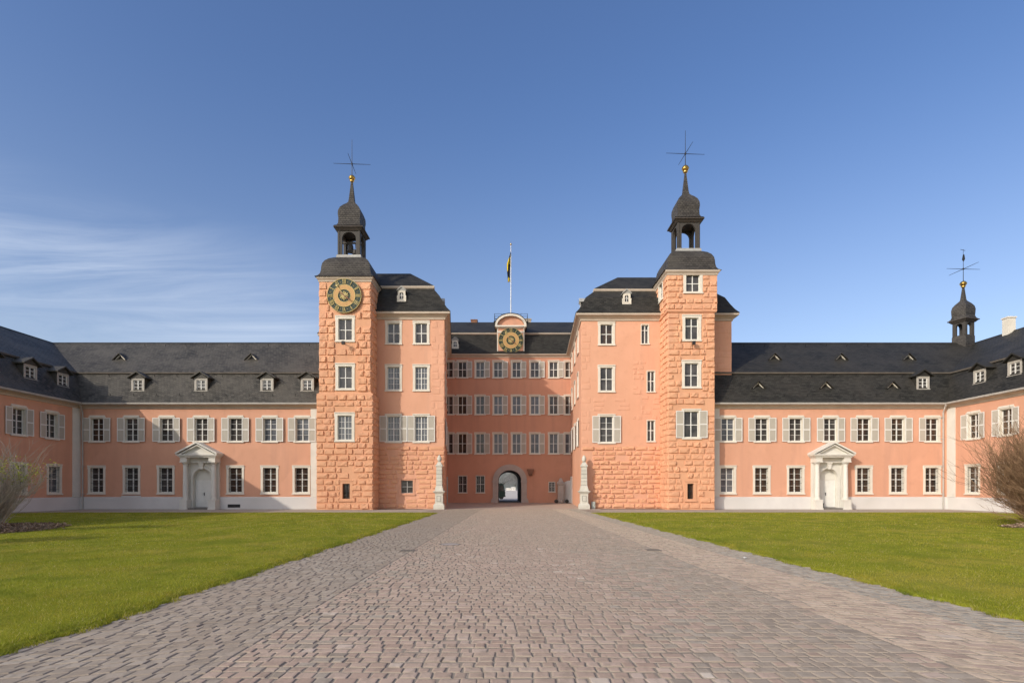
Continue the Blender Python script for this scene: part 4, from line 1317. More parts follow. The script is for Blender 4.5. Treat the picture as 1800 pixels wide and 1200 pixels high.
YB = 46.4
FB = Fac(0, YB, 0)
XB = lambda px: (px-900)*(YB+.15)/1000
lb = thing('corner_block', (-10.5, YB, 0), 'four-storey salmon block with paired windows right of the clock tower', 'palace block')
holes = []
for px in (692.5, 741):
    holes.append(window(lb, FB, XB(px), 13.52, .96, 1.60, pane='glass', **BW))
    holes.append(window(lb, FB, XB(px), 9.72, .98, 1.84, pane='curtain', sur=.19, sill=.11, rec=.15, cols=2, rows=(2, 2), tz=.5))
for px, sh in ((692.5, 'lr'), (741, 'lr')):
    holes.append(window(lb, FB, XB(px), 5.52, 1.0, 2.02, pane='curtain', sur=.17, sill=.11, rec=.15, cols=2, rows=(2, 2), tz=.5, shutters=sh, sw=.58))
holes.append(window(lb, FB, XB(716), 1.28, .98, 1.04, pane='glass', sur=.14, sill=.12, rec=.18, cols=1, rows=(1, 1), tz=.5, smat='salmon_block', fmat='lead'))
polyL = [(-15.0, YB), (-5.52, YB), (-6.9, 60.6), (-15.0, 60.6)]
w = MB(); wall(w, FB, -15.0, -5.52, 0, 15.45, holes)
angL = math.atan2(14.2, -1.38)
FLI = Fac(-5.52, YB, angL)
hl = []
for u in (3.4, 7.3, 11.2):
    hl.append(window(lb, FLI, u, 13.52, .96, 1.60, **BW)); hl.append(window(lb, FLI, u, 9.72, .98, 1.84, **BW))
    hl.append(window(lb, FLI, u, 5.52, 1.0, 2.02, shutters='lr', sw=.58, **BW))
lenL = math.hypot(14.2, 1.38)
wall(w, FLI, 0, lenL, 0, 15.45, hl)
w.quad((-15.0, 60.6, 0), (-6.9, 60.6, 0), (-6.9, 60.6, 15.45), (-15.0, 60.6, 15.45))
w.box(-17.5, -15.0, 53, 60.6, 0, 15.45)
w.quad((-15.0, YB, 0), (-15.0, 53, 0), (-15.0, 53, 15.45), (-15.0, YB, 15.45))
rr = random.Random(3)
bs_ = MB()
boss_rows(bs_, FB, -10.9, -5.54, .05, 5.12, .40, .45, 1.15, [(XB(716)-.75, XB(716)+.75, 1.0, 2.6)], H=.06, seed=21, corner_r=True, skip=.03)
boss_rows(w, FB, -6.6, -5.54, 5.12, 15.3, .60, .35, .95, [(XB(741)-.8, XB(741)+.75, 5.2, 7.8), (XB(741)-.8, XB(741)+.8, 9.5, 11.9), (XB(741)-.8, XB(741)+.8, 13.3, 15.4)], H=.016, seed=22, corner_r=True, skip=.3)
boss_rows(w, FLI, 0.02, 1.0, .05, 15.3, .45, .5, .9, [], H=.04, seed=23, skip=.1)
w.add(bs_.v, bs_.f, None, 1 if True else 0); w.build('wall', [M['salmon_block'], M['rust']], lb)
lbr = block_roof(lb, polyL, 1.0, 3.0)
ec = MB(); sweep(ec, [(-17.5, 60.5), (-17.5, 53), (-15.0, 53)], BLOCK_CORNICE); ec.build('rear_cornice', M['cornice'], lb)
er = MB(); sweep(er, [(-17.5, 60.5), (-17.5, 53), (-15.0, 53)], [(.5, 15.97), (-.2, 17.0), (-1.6, 18.4)]); er.build('rear_roof', M['slate'], lb)
small_dormer(lb, FB, XB(706), -.12, 16.95)
small_dormer(lb, FLI, 3.2, -.12, 16.95); small_dormer(lb, FLI, 8.5, -.12, 16.95)

YB2 = 46.8
FB2 = Fac(0, YB2, 0)
XB2 = lambda px: (px-900)*(YB2+.15)/1000
rb = thing('corner_block', (12, YB2, 0), 'four-storey salmon block with patched masonry left of the bell-less tower', 'palace block')
holes = [window(rb, FB2, XB2(1065.5), 13.55, 1.0, 1.60, pane='warm', **BW), window(rb, FB2, XB2(1065.5), 9.70, 1.02, 1.90, pane='glass', **BW),
         window(rb, FB2, XB2(1065.5), 5.48, 1.06, 2.10, pane='glass', sur=.17, sill=.11, rec=.15, cols=1, rows=(2, 2), tz=.52, shutters='lr', sw=.60)]
NS = dict(sur=.06, sill=.04, rec=.14, cols=1, rows=(1, 1), tz=.52)
holes += [window(rb, FB2, XB2(1133), 13.55, .58, 1.55, pane='glass', **{**NS, 'tz': .72}), window(rb, FB2, XB2(1143.5), 9.62, .60, 1.68, pane='glass', **NS),
          window(rb, FB2, XB2(1143.5), 5.55, .60, 1.70, pane='glass', **NS)]
polyR = [(5.70, YB2), (18.06, YB2), (18.06, 60.6), (6.23, 60.6)]
w = MB(); wall(w, FB2, 5.70, 18.06, 0, 15.45, holes)
FRI = Fac(6.23, 60.6, math.atan2(-(60.6-YB2), 5.70-6.23))
lenR = math.hypot(60.6-YB2, .53)
hr = []
for dd in (3.3, 7.2, 11.2):
    u = lenR-dd
    hr.append(window(rb, FRI, u, 13.55, 1.0, 1.60, **BW)); hr.append(window(rb, FRI, u, 9.70, 1.02, 1.90, **BW))
    hr.append(window(rb, FRI, u, 5.48, 1.06, 2.10, shutters='lr', sw=.6, **BW))
wall(w, FRI, 0, lenR, 0, 15.45, hr)
w.quad((18.06, YB2, 0), (18.06, 60.6, 0), (18.06, 60.6, 15.45), (18.06, YB2, 15.45))
w.quad((6.23, 60.6, 0), (18.06, 60.6, 0), (18.06, 60.6, 15.45), (6.23, 60.6, 15.45))
bs_ = MB()
boss_rows(bs_, FB2, 5.72, 12.3, .05, 5.15, .39, .45, 1.1, [(5.0, 6.6, 0, 4.7)], H=.085, seed=31, skip=.03)
boss_rows(w, FB2, 9.9, 12.2, 7.3, 12.2, .42, .3, .8, [(XB2(1143.5)-.5, XB2(1143.5)+.5, 9.3, 11.6)], H=.022, seed=32, skip=.45)
boss_rows(w, FB2, 6.65, 9.75, 8.0, 9.1, .35, .5, 1.1, [], H=.012, seed=33, skip=.5)
boss_rows(w, FB2, 5.72, 6.5, 5.3, 15.3, .55, .35, .75, [], H=.012, seed=34, corner_l=True, skip=.35)
boss_rows(w, Fac(18.06, 0, pi/2), YB2+.1, YB2+12, 9.5, 15.3, .5, .6, 1.4, [], H=.03, seed=35, skip=.1)
boss_rows(w, FB2, 15.8, 18.04, 9.5, 15.3, .5, .6, 1.4, [], H=.014, seed=36, skip=.25, corner_r=True)
w.add(bs_.v, bs_.f, None, 1 if True else 0); w.build('wall', [M['salmon_block'], M['rust']], rb)
block_roof(rb, polyR, 1.3, 3.5)
small_dormer(rb, FB2, XB2(1101.6), -.12, 16.85)
small_dormer(rb, FRI, lenR-2.6, -.12, 16.9)
# pale door in the court side of the right block
dl = MB()
f0 = FRI
def fbox(mb, f, u0, u1, d0, d1, z0, z1):
    n0 = len(mb.v); mb.box(u0, u1, -d1, -d0, z0, z1); mb.xform(f.M(), n0)
u_d = lenR - 11.6
fbox(dl, FRI, u_d-.7, u_d+.7, .0, .05, .12, 2.75); fbox(dl, FRI, u_d-.85, u_d-.7, .0, .10, .12, 2.9); fbox(dl, FRI, u_d+.7, u_d+.85, .0, .10, .12, 2.9); fbox(dl, FRI, u_d-.7, u_d+.7, .0, .10, 2.75, 2.9)
dl.build('side_door', M['white'], rb)
dl = MB(); fbox(dl, FLI, 11.2, 12.6, .0, .05, .12, 2.7); fbox(dl, FLI, 11.05, 11.2, 0, .1, .12, 2.85); fbox(dl, FLI, 12.6, 12.75, 0, .1, .12, 2.85); dl.build('side_door', M['box_grey'], lb)

# ---- gatehouse --------------------------------------------------------
YM = 60.5
FM = Fac(0, YM, 0)
XM = lambda px: (px-900)*(YM+.12)/1000
gh = thing('gatehouse', (0, YM, .15), 'four-storey salmon gatehouse with arched gateway and clock gable between the two blocks', 'gatehouse')
holes = []
MW = dict(sur=.15, sill=.10, rec=.14, cols=1, rows=(1, 1), tz=.5)
for i, px in enumerate((789, 813, 844, 875.5, 907.8, 940, 973, 1000.6)):
    for j, (z, h) in enumerate(((13.48, 1.62), (9.58, 1.88), (5.40, 2.06))):
        if px > 999: sh = ''
        else: sh = 'r'
        pn = 'curtain' if (i >= 3 and j == 2) or (i in (3, 4, 5) and j == 1) else ('warm' if i in (1, 2) and j else 'glass')
        holes.append(window(gh, FM, XM(px), z, .88, h, pane=pn, shutters=sh, sw=.56, **MW))
G2 = dict(sur=.05, sill=.04, rec=.12, cols=2, rows=(2, 2), tz=.5)
for px in (813.5, 844.5): holes.append(window(gh, FM, XM(px), 1.22, .88, 1.78, grille=(6, 6), **G2))
holes.append(window(gh, FM, XM(970), 1.32, .62, 1.02, grille=(4, 5), **G2))
A0, A1, ZS, RISE = -1.46, .99, 2.50, 1.10
holes.append((A0-.3, A1+.3, 0, 4.2))
w = MB(); wall(w, FM, -7.2, 6.6, 0, 15.6, holes)
arch_wall(w, FM, A0-.3, A1+.3, 0, 4.2, A0, A1, 0, ZS, RISE, .3, 0, False)
w.build('wall', M['brick_red'], gh)
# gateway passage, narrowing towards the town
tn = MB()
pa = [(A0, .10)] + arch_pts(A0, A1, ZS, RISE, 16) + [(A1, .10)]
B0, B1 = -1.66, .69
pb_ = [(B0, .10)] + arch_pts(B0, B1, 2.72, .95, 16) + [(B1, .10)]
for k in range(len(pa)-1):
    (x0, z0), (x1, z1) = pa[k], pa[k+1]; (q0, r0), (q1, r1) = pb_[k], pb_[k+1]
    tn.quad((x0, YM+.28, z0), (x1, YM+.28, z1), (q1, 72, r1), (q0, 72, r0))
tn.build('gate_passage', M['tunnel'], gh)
bkw = MB()
FBK = Fac(0, 72.0, pi)
arch_wall(bkw, FBK, -7.0, 7.2, 0, 16, -B1, -B0, 0, 2.72, .95, .01, 0, False); bkw.build('rear_wall', M['brick_red'], gh)
sr = MB()
n = 18
i0, i1 = arch_pts(A0, A1, ZS, RISE, n), arch_pts(A0-.58, A1+.58, ZS, RISE+.62, n)
for k in range(n):
    sr.prism([i0[k], i0[k+1], i1[k+1], i1[k]], YM-.14, YM+.05)
for (x0, x1) in ((A0-.58, A0), (A1, A1+.58)):
    sr.box(x0, x1, YM-.12, YM+.05, .7, ZS-.22); sr.box(x0-.04, x1+.04, YM-.18, YM+.05, ZS-.22, ZS)
    e = -.2 if x0 < 0 else .2
    sr.prism([(x0+(e if e < 0 else 0), .10), (x1+(e if e > 0 else 0), .10), (x1+(.16 if e > 0 else 0), .42), (x1, .7), (x0, .7), (x0+(-.16 if e < 0 else 0), .42)], YM-.26, YM+.05)
sr.build('gate_surround', M['sandstone'], gh)
path = [(-7.6, YM), (7.2, YM)]
c = MB(); sweep(c, path, [(0, 15.55), (.06, 15.57), (.10, 15.68), (.25, 15.78), (.30, 15.80), (.30, 15.92), (0, 15.93)]); c.build('cornice', M['cornice'], gh)
rf = MB()
sweep(rf, path, [(.36, 15.93), (.1, 16.25), (-.2, 16.75), (-1.0, 18.35)]); sweep(rf, path, [(-.84, 18.42), (-.86, 18.50), (-5.6, 20.95), (-10.4, 18.4), (-11.8, 15.9)])
gr = rf.build('roof', M['slate'], gh)
bt = MB(); sweep(bt, path, [(-.98, 18.22), (-.84, 18.30), (-.82, 18.42), (-1.0, 18.44)]); bt.build('roof_moulding', M['cornice'], gr)
small_dormer(gh, FM, XM(800), -.12, 16.55, w=.66, h=.95)
# clock gable
cg = MB(); c0 = -.135
cg.box(c0-1.42, c0+1.42, YM-.10, YM+3.2, 15.93, 18.86)
cg.prism([(c0-1.42, 18.86)] + [(c0-1.42*cos(pi*k/16), 18.86+1.0*sin(pi*k/16)) for k in range(1, 16)] + [(c0+1.42, 18.86)], YM-.05, YM+3.2)
cgo = cg.build('clock_gable', M['salmon'], gh)
cm_ = MB()
cm_.box(c0-1.66, c0+1.66, YM-.40, YM-.02, 18.74, 18.90); cm_.box(c0-1.55, c0+1.55, YM-.26, YM-.02, 18.64, 18.74)
oa = [(c0-1.66*cos(pi*k/20), 18.90+1.22*sin(pi*k/20)) for k in range(21)]
ia = [(c0-1.44*cos(pi*k/20), 18.90+1.00*sin(pi*k/20)) for k in range(21)]
for k in range(20): cm_.prism([ia[k], ia[k+1], oa[k+1], oa[k]], YM-.40, YM+2.9)
for s_ in (-1, 1): cm_.box(c0+s_*.95, c0+s_*1.46, YM-.16, YM-.08, 18.16, 18.34)
cm_.box(c0-1.46, c0+1.46, YM-.18, YM-.08, 15.93, 16.03)
for s_ in (-1, 1): cm_.box(c0+s_*1.34, c0+s_*1.45, YM-.13, YM-.08, 16.03, 18.64)
cm_.build('gable_moulding', M['trim'], cgo)
gl = MB()
ob = [(c0-1.72*cos(pi*k/20), 18.90+1.30*sin(pi*k/20)) for k in range(21)]
for k in range(20): gl.prism([oa[k], oa[k+1], ob[k+1], ob[k]], YM-.42, YM+3.2)
gl.build('gable_roof', M['slate'], cgo)
clock(gh, FM, c0+.02, .13, 17.36, 1.33)
# roof platform railing and chimneys
rl = MB(); ry0, ry1 = 65.2, 67.2
rx0, rx1 = -2.0, 1.78
for z in (21.1, 21.38, 21.66):
    for (a, b_) in (((rx0, ry0), (rx1, ry0)), ((rx1, ry0), (rx1, ry1)), ((rx1, ry1), (rx0, ry1)), ((rx0, ry1), (rx0, ry0))):
        rl.tube((*a, z), (*b_, z), .02, n=5)
for x in np.linspace(rx0, rx1, 6):
    for y in (ry0, ry1): rl.tube((x, y, 20.6), (x, y, 21.68), .025, n=5)
rl.box(rx0-.1, rx1+.1, ry0-.1, ry1+.1, 20.72, 20.80)
rl.build('roof_railing', M['iron'], gh)
for (x0, x1, zt) in ((-4.75, -4.05, 21.15), (1.5, 2.2, 21.25)):
    cb = MB(); cb.box(x0, x1, 66.0, 66.7, 20.2, zt); cb.box(x0-.06, x1+.06, 65.94, 66.76, zt, zt+.1)
    cb.build('chimney', M['copper'] if x0 < 0 else M['cornice'], gh)
# arched door low in the right corner and its stone pier
ad = MB()
arch_d = [(5.45, .15), (5.45, 2.0)] + [(6.1-.65*cos(pi*k/10), 2.0+.5*sin(pi*k/10)) for k in range(1, 10)] + [(6.75, 2.0), (6.75, .15)]
ad.prism(arch_d, YM-.06, YM+.02); ad.build('arched_door', M['white'], gh)
wb = MB()
wx = XM(932.5)
wb.prism([(wx-.37, 3.72), (wx+.37, 3.72), (wx+.37, 3.62), (wx+.28, 3.48), (wx+.2, 3.18), (wx-.2, 3.18), (wx-.28, 3.48), (wx-.37, 3.62)], YM-.42, YM)
wb.box(wx-.2, wx+.2, YM-.2, YM, 3.0, 3.18)
tag(wb.build('wall_bracket', M['copper'], None, world_origin=(wx, YM, 3.4)), 'small dark brown tapered bracket box on the wall right of the gateway arch', 'wall bracket')

# ---- towers -----------------------------------------------------------
YT = 44.44
TW = dict(sur=.22, sill=.12, rec=.16, cols=1, rows=(1, 1), tz=.48)
def tower_wall_windows(root, f, wins):
    return [window(root, f, *a, **k) for a, k in wins]

lt = thing('palace_tower', (-13.07, YT, 0), 'rusticated salmon tower with the big green clock and a bell in its lantern', 'tower')
FT = Fac(0, YT, 0)
ZL = 9.05
cxl = -13.07
hl = tower_wall_windows(lt, FT, [((cxl, 13.28, 1.06, 1.66), {**TW, 'pane': 'glass', 'd': -.12}), ((cxl, 9.50, 1.06, 1.72), {**TW, 'pane': 'glass', 'd': -.12}),
     ((cxl, 5.46, 1.10, 1.90), {**TW, 'pane': 'curtain', 'cols': 2, 'rows': (2, 2)}),
     ((cxl+.12, .86, .58, 1.18), dict(pane='warm', sur=.22, sill=.16, rec=.24, cols=1, rows=(1, 1), tz=.5, proud=.05, smat='rust', fmat='iron'))])
xl0, xl1 = -15.10, -11.05      # upper body
xm0, xm1 = -15.26, -10.86      # lower body
w = MB()
wall(w, FT, xm0, xm1, 0, ZL, hl[2:])
wall(w, FT, xl0, xl1, ZL, 18.1, hl[:2], d=-.12)
F_R = Fac(xm1, 0, pi/2); F_Ru = Fac(xl1, 0, pi/2)
wall(w, F_R, YT, 47.5, 0, ZL); wall(w, F_Ru, YT+.12, 48.6, ZL, 18.1)
F_L = Fac(xm0, 0, -pi/2); F_Lu = Fac(xl0, 0, -pi/2)
wall(w, F_L, -48.6, -YT, 0, ZL); wall(w, F_Lu, -48.6, -YT-.12, ZL, 18.1)
w.quad((xl0, 48.6, 8), (xl1, 48.6, 8), (xl1, 48.6, 18.1), (xl0, 48.6, 18.1))
w.quad((xm0, YT, ZL), (xm1, YT, ZL), (xl1, YT+.12, ZL+.10), (xl0, YT+.12, ZL+.10)); w.quad((xm1, YT, ZL), (xm1, 48, ZL), (xl1, 48, ZL+.10), (xl1, YT+.12, ZL+.10)); w.quad((xm0, YT, ZL), (xl0, YT+.12, ZL+.10), (xl0, 48, ZL+.10), (xm0, 48, ZL))
av = [(cxl-.80, cxl+.80, 13.1, 15.25), (cxl-.82, cxl+.82, 9.3, 11.55), (cxl-.80, cxl+.80, 5.25, 7.65), (cxl-.35, cxl+.55, .55, 2.4)]
FTu = Fac(0, YT+.12, 0)
Rc, zc = 1.36, Z(520, YT)
avc = [(cxl-math.sqrt(max(0, Rc*Rc-(zz-zc)**2)), cxl+math.sqrt(max(0, Rc*Rc-(zz-zc)**2)), zz-.1, zz+.1) for zz in np.arange(zc-1.25, zc+1.3, .2)]
bs_ = MB()
boss_rows(bs_, FTu, xl0, xl1, ZL+.15, 17.75, .56, .42, .98, av+avc, H=.080, seed=41, corner_l=True, corner_r=True)
boss_rows(bs_, FT, xm0, xm1, .05, ZL-.05, .46, .42, .98, av, H=.075, seed=42, corner_l=True, corner_r=True)
boss_rows(bs_, F_R, YT+.02, 46.4, .05, ZL-.05, .46, .5, 1.1, [], H=.05, seed=43); boss_rows(bs_, F_Ru, YT+.14, 48.4, ZL+.1, 17.8, .56, .5, 1.1, [], H=.05, seed=44)
boss_rows(bs_, F_L, -45.5, -YT-.02, .05, ZL-.05, .46, .5, 1.1, [], H=.05, seed=45); boss_rows(bs_, F_Lu, -48.4, -YT-.14, ZL+.1, 17.8, .56, .5, 1.1, [], H=.05, seed=46)
w.add(bs_.v, bs_.f, None, 1 if False else 0); w.build('wall', M['rust'], lt)
sq = [(xl0, YT+.12), (xl1, YT+.12), (xl1, 48.6), (xl0, 48.6)]
TC = [(0, 17.80), (.05, 17.82), (.08, 17.95), (.18, 18.05), (.20, 18.18), (0, 18.20)]
c = MB(); sweep(c, sq, TC, closed=True); c.build('cornice', M['cornice'], lt)
TROOF = [(2.32, 18.18), (2.12, 18.32), (1.99, 18.52), (1.93, 18.80), (1.91, 19.10), (1.85, 19.38), (1.70, 19.66), (1.46, 19.90), (1.18, 20.08), (1.0, 20.18)]
tr = MB(); cyl = (YT+.12+48.6)/2
rings_square(tr, cxl, cyl, TROOF); tr.build('roof', M['slate_tower'], lt)
CUP = lambda b: [(1.15, b+.02), (.96, b+.14), (.88, b+.32), (.86, b+.70), (.90, b+1.05), (.88, b+1.35), (.76, b+1.68), (.56, b+1.95), (.36, b+2.16), (.25, b+2.32), (.21, b+2.55), (.055, b+4.15)]
belfry(lt, cxl-.03, cyl, 20.38, .875, 22.45, CUP(22.66), (.25, 27.05), (28.2, 1.5, 30.2), bell=True)
clock(lt, FTu, cxl-.02, .14, zc, 1.34)

rt = thing('palace_tower', (14.1, YT, 0), 'taller rusticated salmon tower on the right with an empty lantern and no clock', 'tower')
cxr = 14.06
hr = tower_wall_windows(rt, FT, [((cxr+.05, 17.0, 1.06, 1.34), {**TW, 'pane': 'glass', 'd': .06}), ((cxr-.02, 13.30, 1.02, 1.68), {**TW, 'pane': 'glass', 'tz': .62}),
     ((cxr-.04, 9.62, 1.06, 1.82), {**TW, 'pane': 'glass'}), ((cxr-.05, 5.66, 1.12, 2.02), {**TW, 'sur': .17, 'pane': 'glass', 'shutters': 'lr', 'sw': .62}),
     ((cxr-.12, .84, .50, 1.20), dict(pane='warm', sur=.20, sill=.16, rec=.24, cols=1, rows=(1, 1), tz=.5, proud=.05, smat='rust', fmat='iron'))])
xr0, xr1 = 12.20, 15.82
xt0, xt1 = 12.14, 16.0
ZR = 15.50
w = MB()
wall(w, FT, xr0, xr1, 0, ZR, hr[1:]); wall(w, FT, xt0, xt1, ZR, 18.6, hr[:1], d=.06)
G_R, G_Rt = Fac(xr1, 0, pi/2), Fac(xt1, 0, pi/2); G_L, G_Lt = Fac(xr0, 0, -pi/2), Fac(xt0, 0, -pi/2)
wall(w, G_R, YT, 48.4, 0, ZR); wall(w, G_Rt, YT-.06, 48.5, ZR, 18.6)
sw_ = window(rt, G_Lt, -46.4, 17.0, .95, 1.34, **TW)
wall(w, G_L, -48.4, -YT, 0, ZR); wall(w, G_Lt, -48.5, -YT+.06, ZR, 18.6, [sw_])
w.quad((xt0, 48.5, 8), (xt1, 48.5, 8), (xt1, 48.5, 18.6), (xt0, 48.5, 18.6))
w.quad((xt0, YT-.06, ZR), (xt1, YT-.06, ZR), (xt1, 48.5, ZR), (xt0, 48.5, ZR))
av = [(cxr-.72, cxr+.82, 16.8, 18.6), (cxr-.80, cxr+.78, 13.1, 15.25), (cxr-.82, cxr+.76, 9.4, 11.75), (cxr-1.22, cxr+1.12, 5.45, 7.95), (cxr-.68, cxr+.45, .55, 2.35)]
bs_ = MB()
FTt = Fac(0, YT-.06, 0)
boss_rows(bs_, FTt, xt0, xt1, ZR+.1, 18.3, .45, .42, .98, av, H=.07, seed=51, corner_l=True, corner_r=True)
boss_rows(bs_, FT, xr0, xr1, .05, ZR-.12, .48, .42, .98, av, H=.078, seed=52, corner_l=True, corner_r=True)
boss_rows(bs_, G_L, -46.8, -YT-.02, .05, ZR-.12, .48, .45, 1.0, [], H=.05, seed=53); boss_rows(bs_, G_Lt, -48.4, -YT+.06, ZR+.1, 18.3, .45, .5, 1.0, [(-47.1, -45.7, 16.8, 18.6)], H=.05, seed=54)
boss_rows(bs_, G_R, YT+.02, 45.5, .05, ZR-.12, .48, .5, 1.0, [], H=.05, seed=55); boss_rows(bs_, G_Rt, YT, 48.4, ZR+.1, 18.3, .45, .5, 1.0, [], H=.05, seed=56)
w.add(bs_.v, bs_.f, None, 1 if False else 0); w.build('wall', M['rust'], rt)
sb_ = MB(); sweep(sb_, [(xr0, 48.4), (xr0, YT), (xr1, YT), (xr1, 48.4)], [(0, ZR-.14), (.10, ZR-.10), (.14, ZR-.02), (.05, ZR)]); sb_.build('string_course', M['rust'], rt)
sq = [(xt0, YT-.06), (xt1, YT-.06), (xt1, 48.5), (xt0, 48.5)]
c = MB(); sweep(c, sq, [(d, z+.46) for d, z in TC], closed=True); c.build('cornice', M['cornice'], rt)
cyr = (YT-.06+48.5)/2
tr = MB()
rings_square(tr, 14.07, cyr, [(r*.965, z+.46) for r, z in TROOF]); tr.build('roof', M['slate_tower'], rt)
belfry(rt, 14.15, cyr, 20.84, .875, 23.05, CUP(23.26), (.28, 27.75), (28.95, 1.6, 30.85))
# floodlights under the second windows of the towers
for root, x in ((lt, cxl), (rt, cxr)):
    fb = MB(); fb.tube((x, YT+.1, 12.95), (x, YT-.38, 12.98), .03); fb.box(x-.10, x+.12, YT-.52, YT-.30, 12.80, 13.04)
    fb.build('floodlight', M['iron'], root)

# ------------------------------------------------------------------ FREE-STANDING THINGS
def obelisk(loc, label):
    t = thing('stone_obelisk', loc, label, 'stone pillar', 'white stone pillars at the court entrance')
    p = MB()
    def blk(r0, r1, z0, z1): rings_square(p, 0, 0, [(r0, z0), (r1, z1)])
    blk(.43, .43, 0, .22); rings_square(p, 0, 0, [(.43, .22), (.41, .36), (.33, .46), (.31, .48)])
    blk(.30, .30, .48, 1.20); rings_square(p, 0, 0, [(.30, 1.20), (.33, 1.26), (.42, 1.36), (.46, 1.40), (.46, 1.45), (.36, 1.47)])
    for s_ in range(4):                                                    # framed panel
        n0 = len(p.v)
        for (x0, x1, z0, z1) in ((-.2, .2, .56, .585), (-.2, .2, 1.105, 1.13), (-.2, -.175, .585, 1.105), (.175, .2, .585, 1.105), (-.09, .09, .68, 1.02)):
            p.box(x0, x1, -.318, -.30, z0, z1)
        p.xform(Matrix.Rotation(s_*pi/2, 4, 'Z'), n0)
    me = p.mesh('pedestal', M['obelisk']); child(me, 'pedestal', t)
    q = MB(); rings_square(q, 0, 0, [(.34, 1.46), (.30, 1.66), (.25, 1.86), (.235, 1.92)])
    zs_ = [1.92 + .295*k for k in range(6)]
    for k in range(5): rings_square(q, 0, 0, [(.236-.004*k, zs_[k]+.02), (.234-.004*k, zs_[k+1]-.005)])
    rings_square(q, 0, 0, [(.21, 3.39), (.27, 3.44), (.27, 3.54), (.20, 3.60), (.13, 3.78), (.08, 3.80)])
    child(q.mesh('shaft', M['obelisk']), 'shaft', t)
    jn = MB()
    for k in range(6): rings_square(jn, 0, 0, [(.222-.004*k, zs_[k]-.01), (.222-.004*k, zs_[k]+.025)])
    for k in range(4):
        n0 = len(jn.v)
        for (x0, x1, z0, z1) in ((-.165, -.14, .62, 1.07), (.14, .165, .62, 1.07), (-.14, .14, .62, .64), (-.14, .14, 1.05, 1.07)): jn.box(x0, x1, -.306, -.301, z0, z1)
        jn.xform(Matrix.Rotation(k*pi/2, 4, 'Z'), n0)
    child(jn.mesh('joints', M['joint']), 'joints', t)
    u = MB(); u.lathe([(.07, 3.80), (.13, 3.86), (.175, 3.96), (.185, 4.06), (.16, 4.17), (.10, 4.25), (.11, 4.28), (.06, 4.33), (.02, 4.36)], 0, 0, 18)
    child(u.mesh('urn', M['obelisk'], True), 'urn', t)
    return t
obelisk((X(772.3, 45.85), 45.85, 0), 'white banded stone pillar at the foot of the block right of the clock tower')
obelisk((X(1026.5, 46.25), 46.25, 0), 'white banded stone pillar at the foot of the block left of the bell-less tower')

ub = thing('utility_box', (X(1042.8, 46.5), 46.5, 0), 'small pale grey-green utility box against the wall beside the right stone pillar', 'utility box')
b = MB(); b.box(-.15, .15, -.11, .11, .05, .56); b.box(-.165, .165, -.125, .12, .56, .59); b.box(-.13, .13, -.09, .1, -.02, .05)
child(b.mesh('cabinet', M['box_grey']), 'cabinet', ub)
b = MB(); b.box(-.13, .13, -.118, -.11, .08, .53); child(b.mesh('door', M['box_grey']), 'door', ub)
b = MB(); b.box(.08, .10, -.13, -.118, .28, .36); child(b.mesh('handle', M['iron']), 'handle', ub)

# stone pier and the planter tub by the arched door in the court
px0 = X(985.5, 60)
pr = MB(); rings_square(pr, px0, 60.0, [(.36, .1), (.36, .3), (.30, .36), (.30, 2.0), (.36, 2.08), (.40, 2.2), (.40, 2.28), (.26, 2.38), (.10, 2.75)])
tag(pr.build('stone_pier', M['sandstone'], None, world_origin=(px0, 60, .1)), 'grey stone pier with pointed cap beside the arched white door in the court', 'stone pier')
for k, (dx, lab) in enumerate(((-.52, 'leftmost of three squat dark stone balls by the pier in the shaded court'), (.02, 'middle of three squat dark stone balls by the pier in the shaded court'), (.58, 'rightmost of three squat dark stone balls by the pier in the shaded court'))):
    bb = MB(); lathe_ball(bb, px0+dx, 59.2, .34, .2, 12, 8); bb.lathe([(.16, .10), (.13, .18)], px0+dx, 59.2, 12)
    tag(bb.build('guard_stone', M['bronze'] if k != 1 else M['sandstone'], None, True, world_origin=(px0+dx, 59.2, .12)), lab, 'guard stone', 'guard stones by the court pier')

bs_t = thing('boot_scraper_box', (X(1446, 45.0), 45.2, 0), 'small dark box beside the step of the right-hand portal', 'box')
b = MB(); b.box(-.14, .14, -.14, .14, .03, .46); b.box(-.16, .16, -.16, .16, .46, .50); child(b.mesh('bin', M['iron']), 'bin', bs_t)
b = MB(); b.box(-.1, .1, -.155, -.14, .1, .4); child(b.mesh('panel', M['tyre']), 'panel', bs_t)

fp = thing('flagpole', (-.13, 66.0, 20.8), 'thin white flagpole rising behind the clock gable', 'flagpole')
b = MB(); b.tube((0, 0, -.2), (0, 0, 9.05), .06, .035, 10); child(b.mesh('pole', M['white']), 'pole', fp)
b = MB(); lathe_ball(b, 0, 0, 9.14, .11, 10, 6); b.tube((0, 0, 9.2), (0, 0, 9.5), .02, .006); child(b.mesh('finial', M['gold'], True), 'finial', fp)
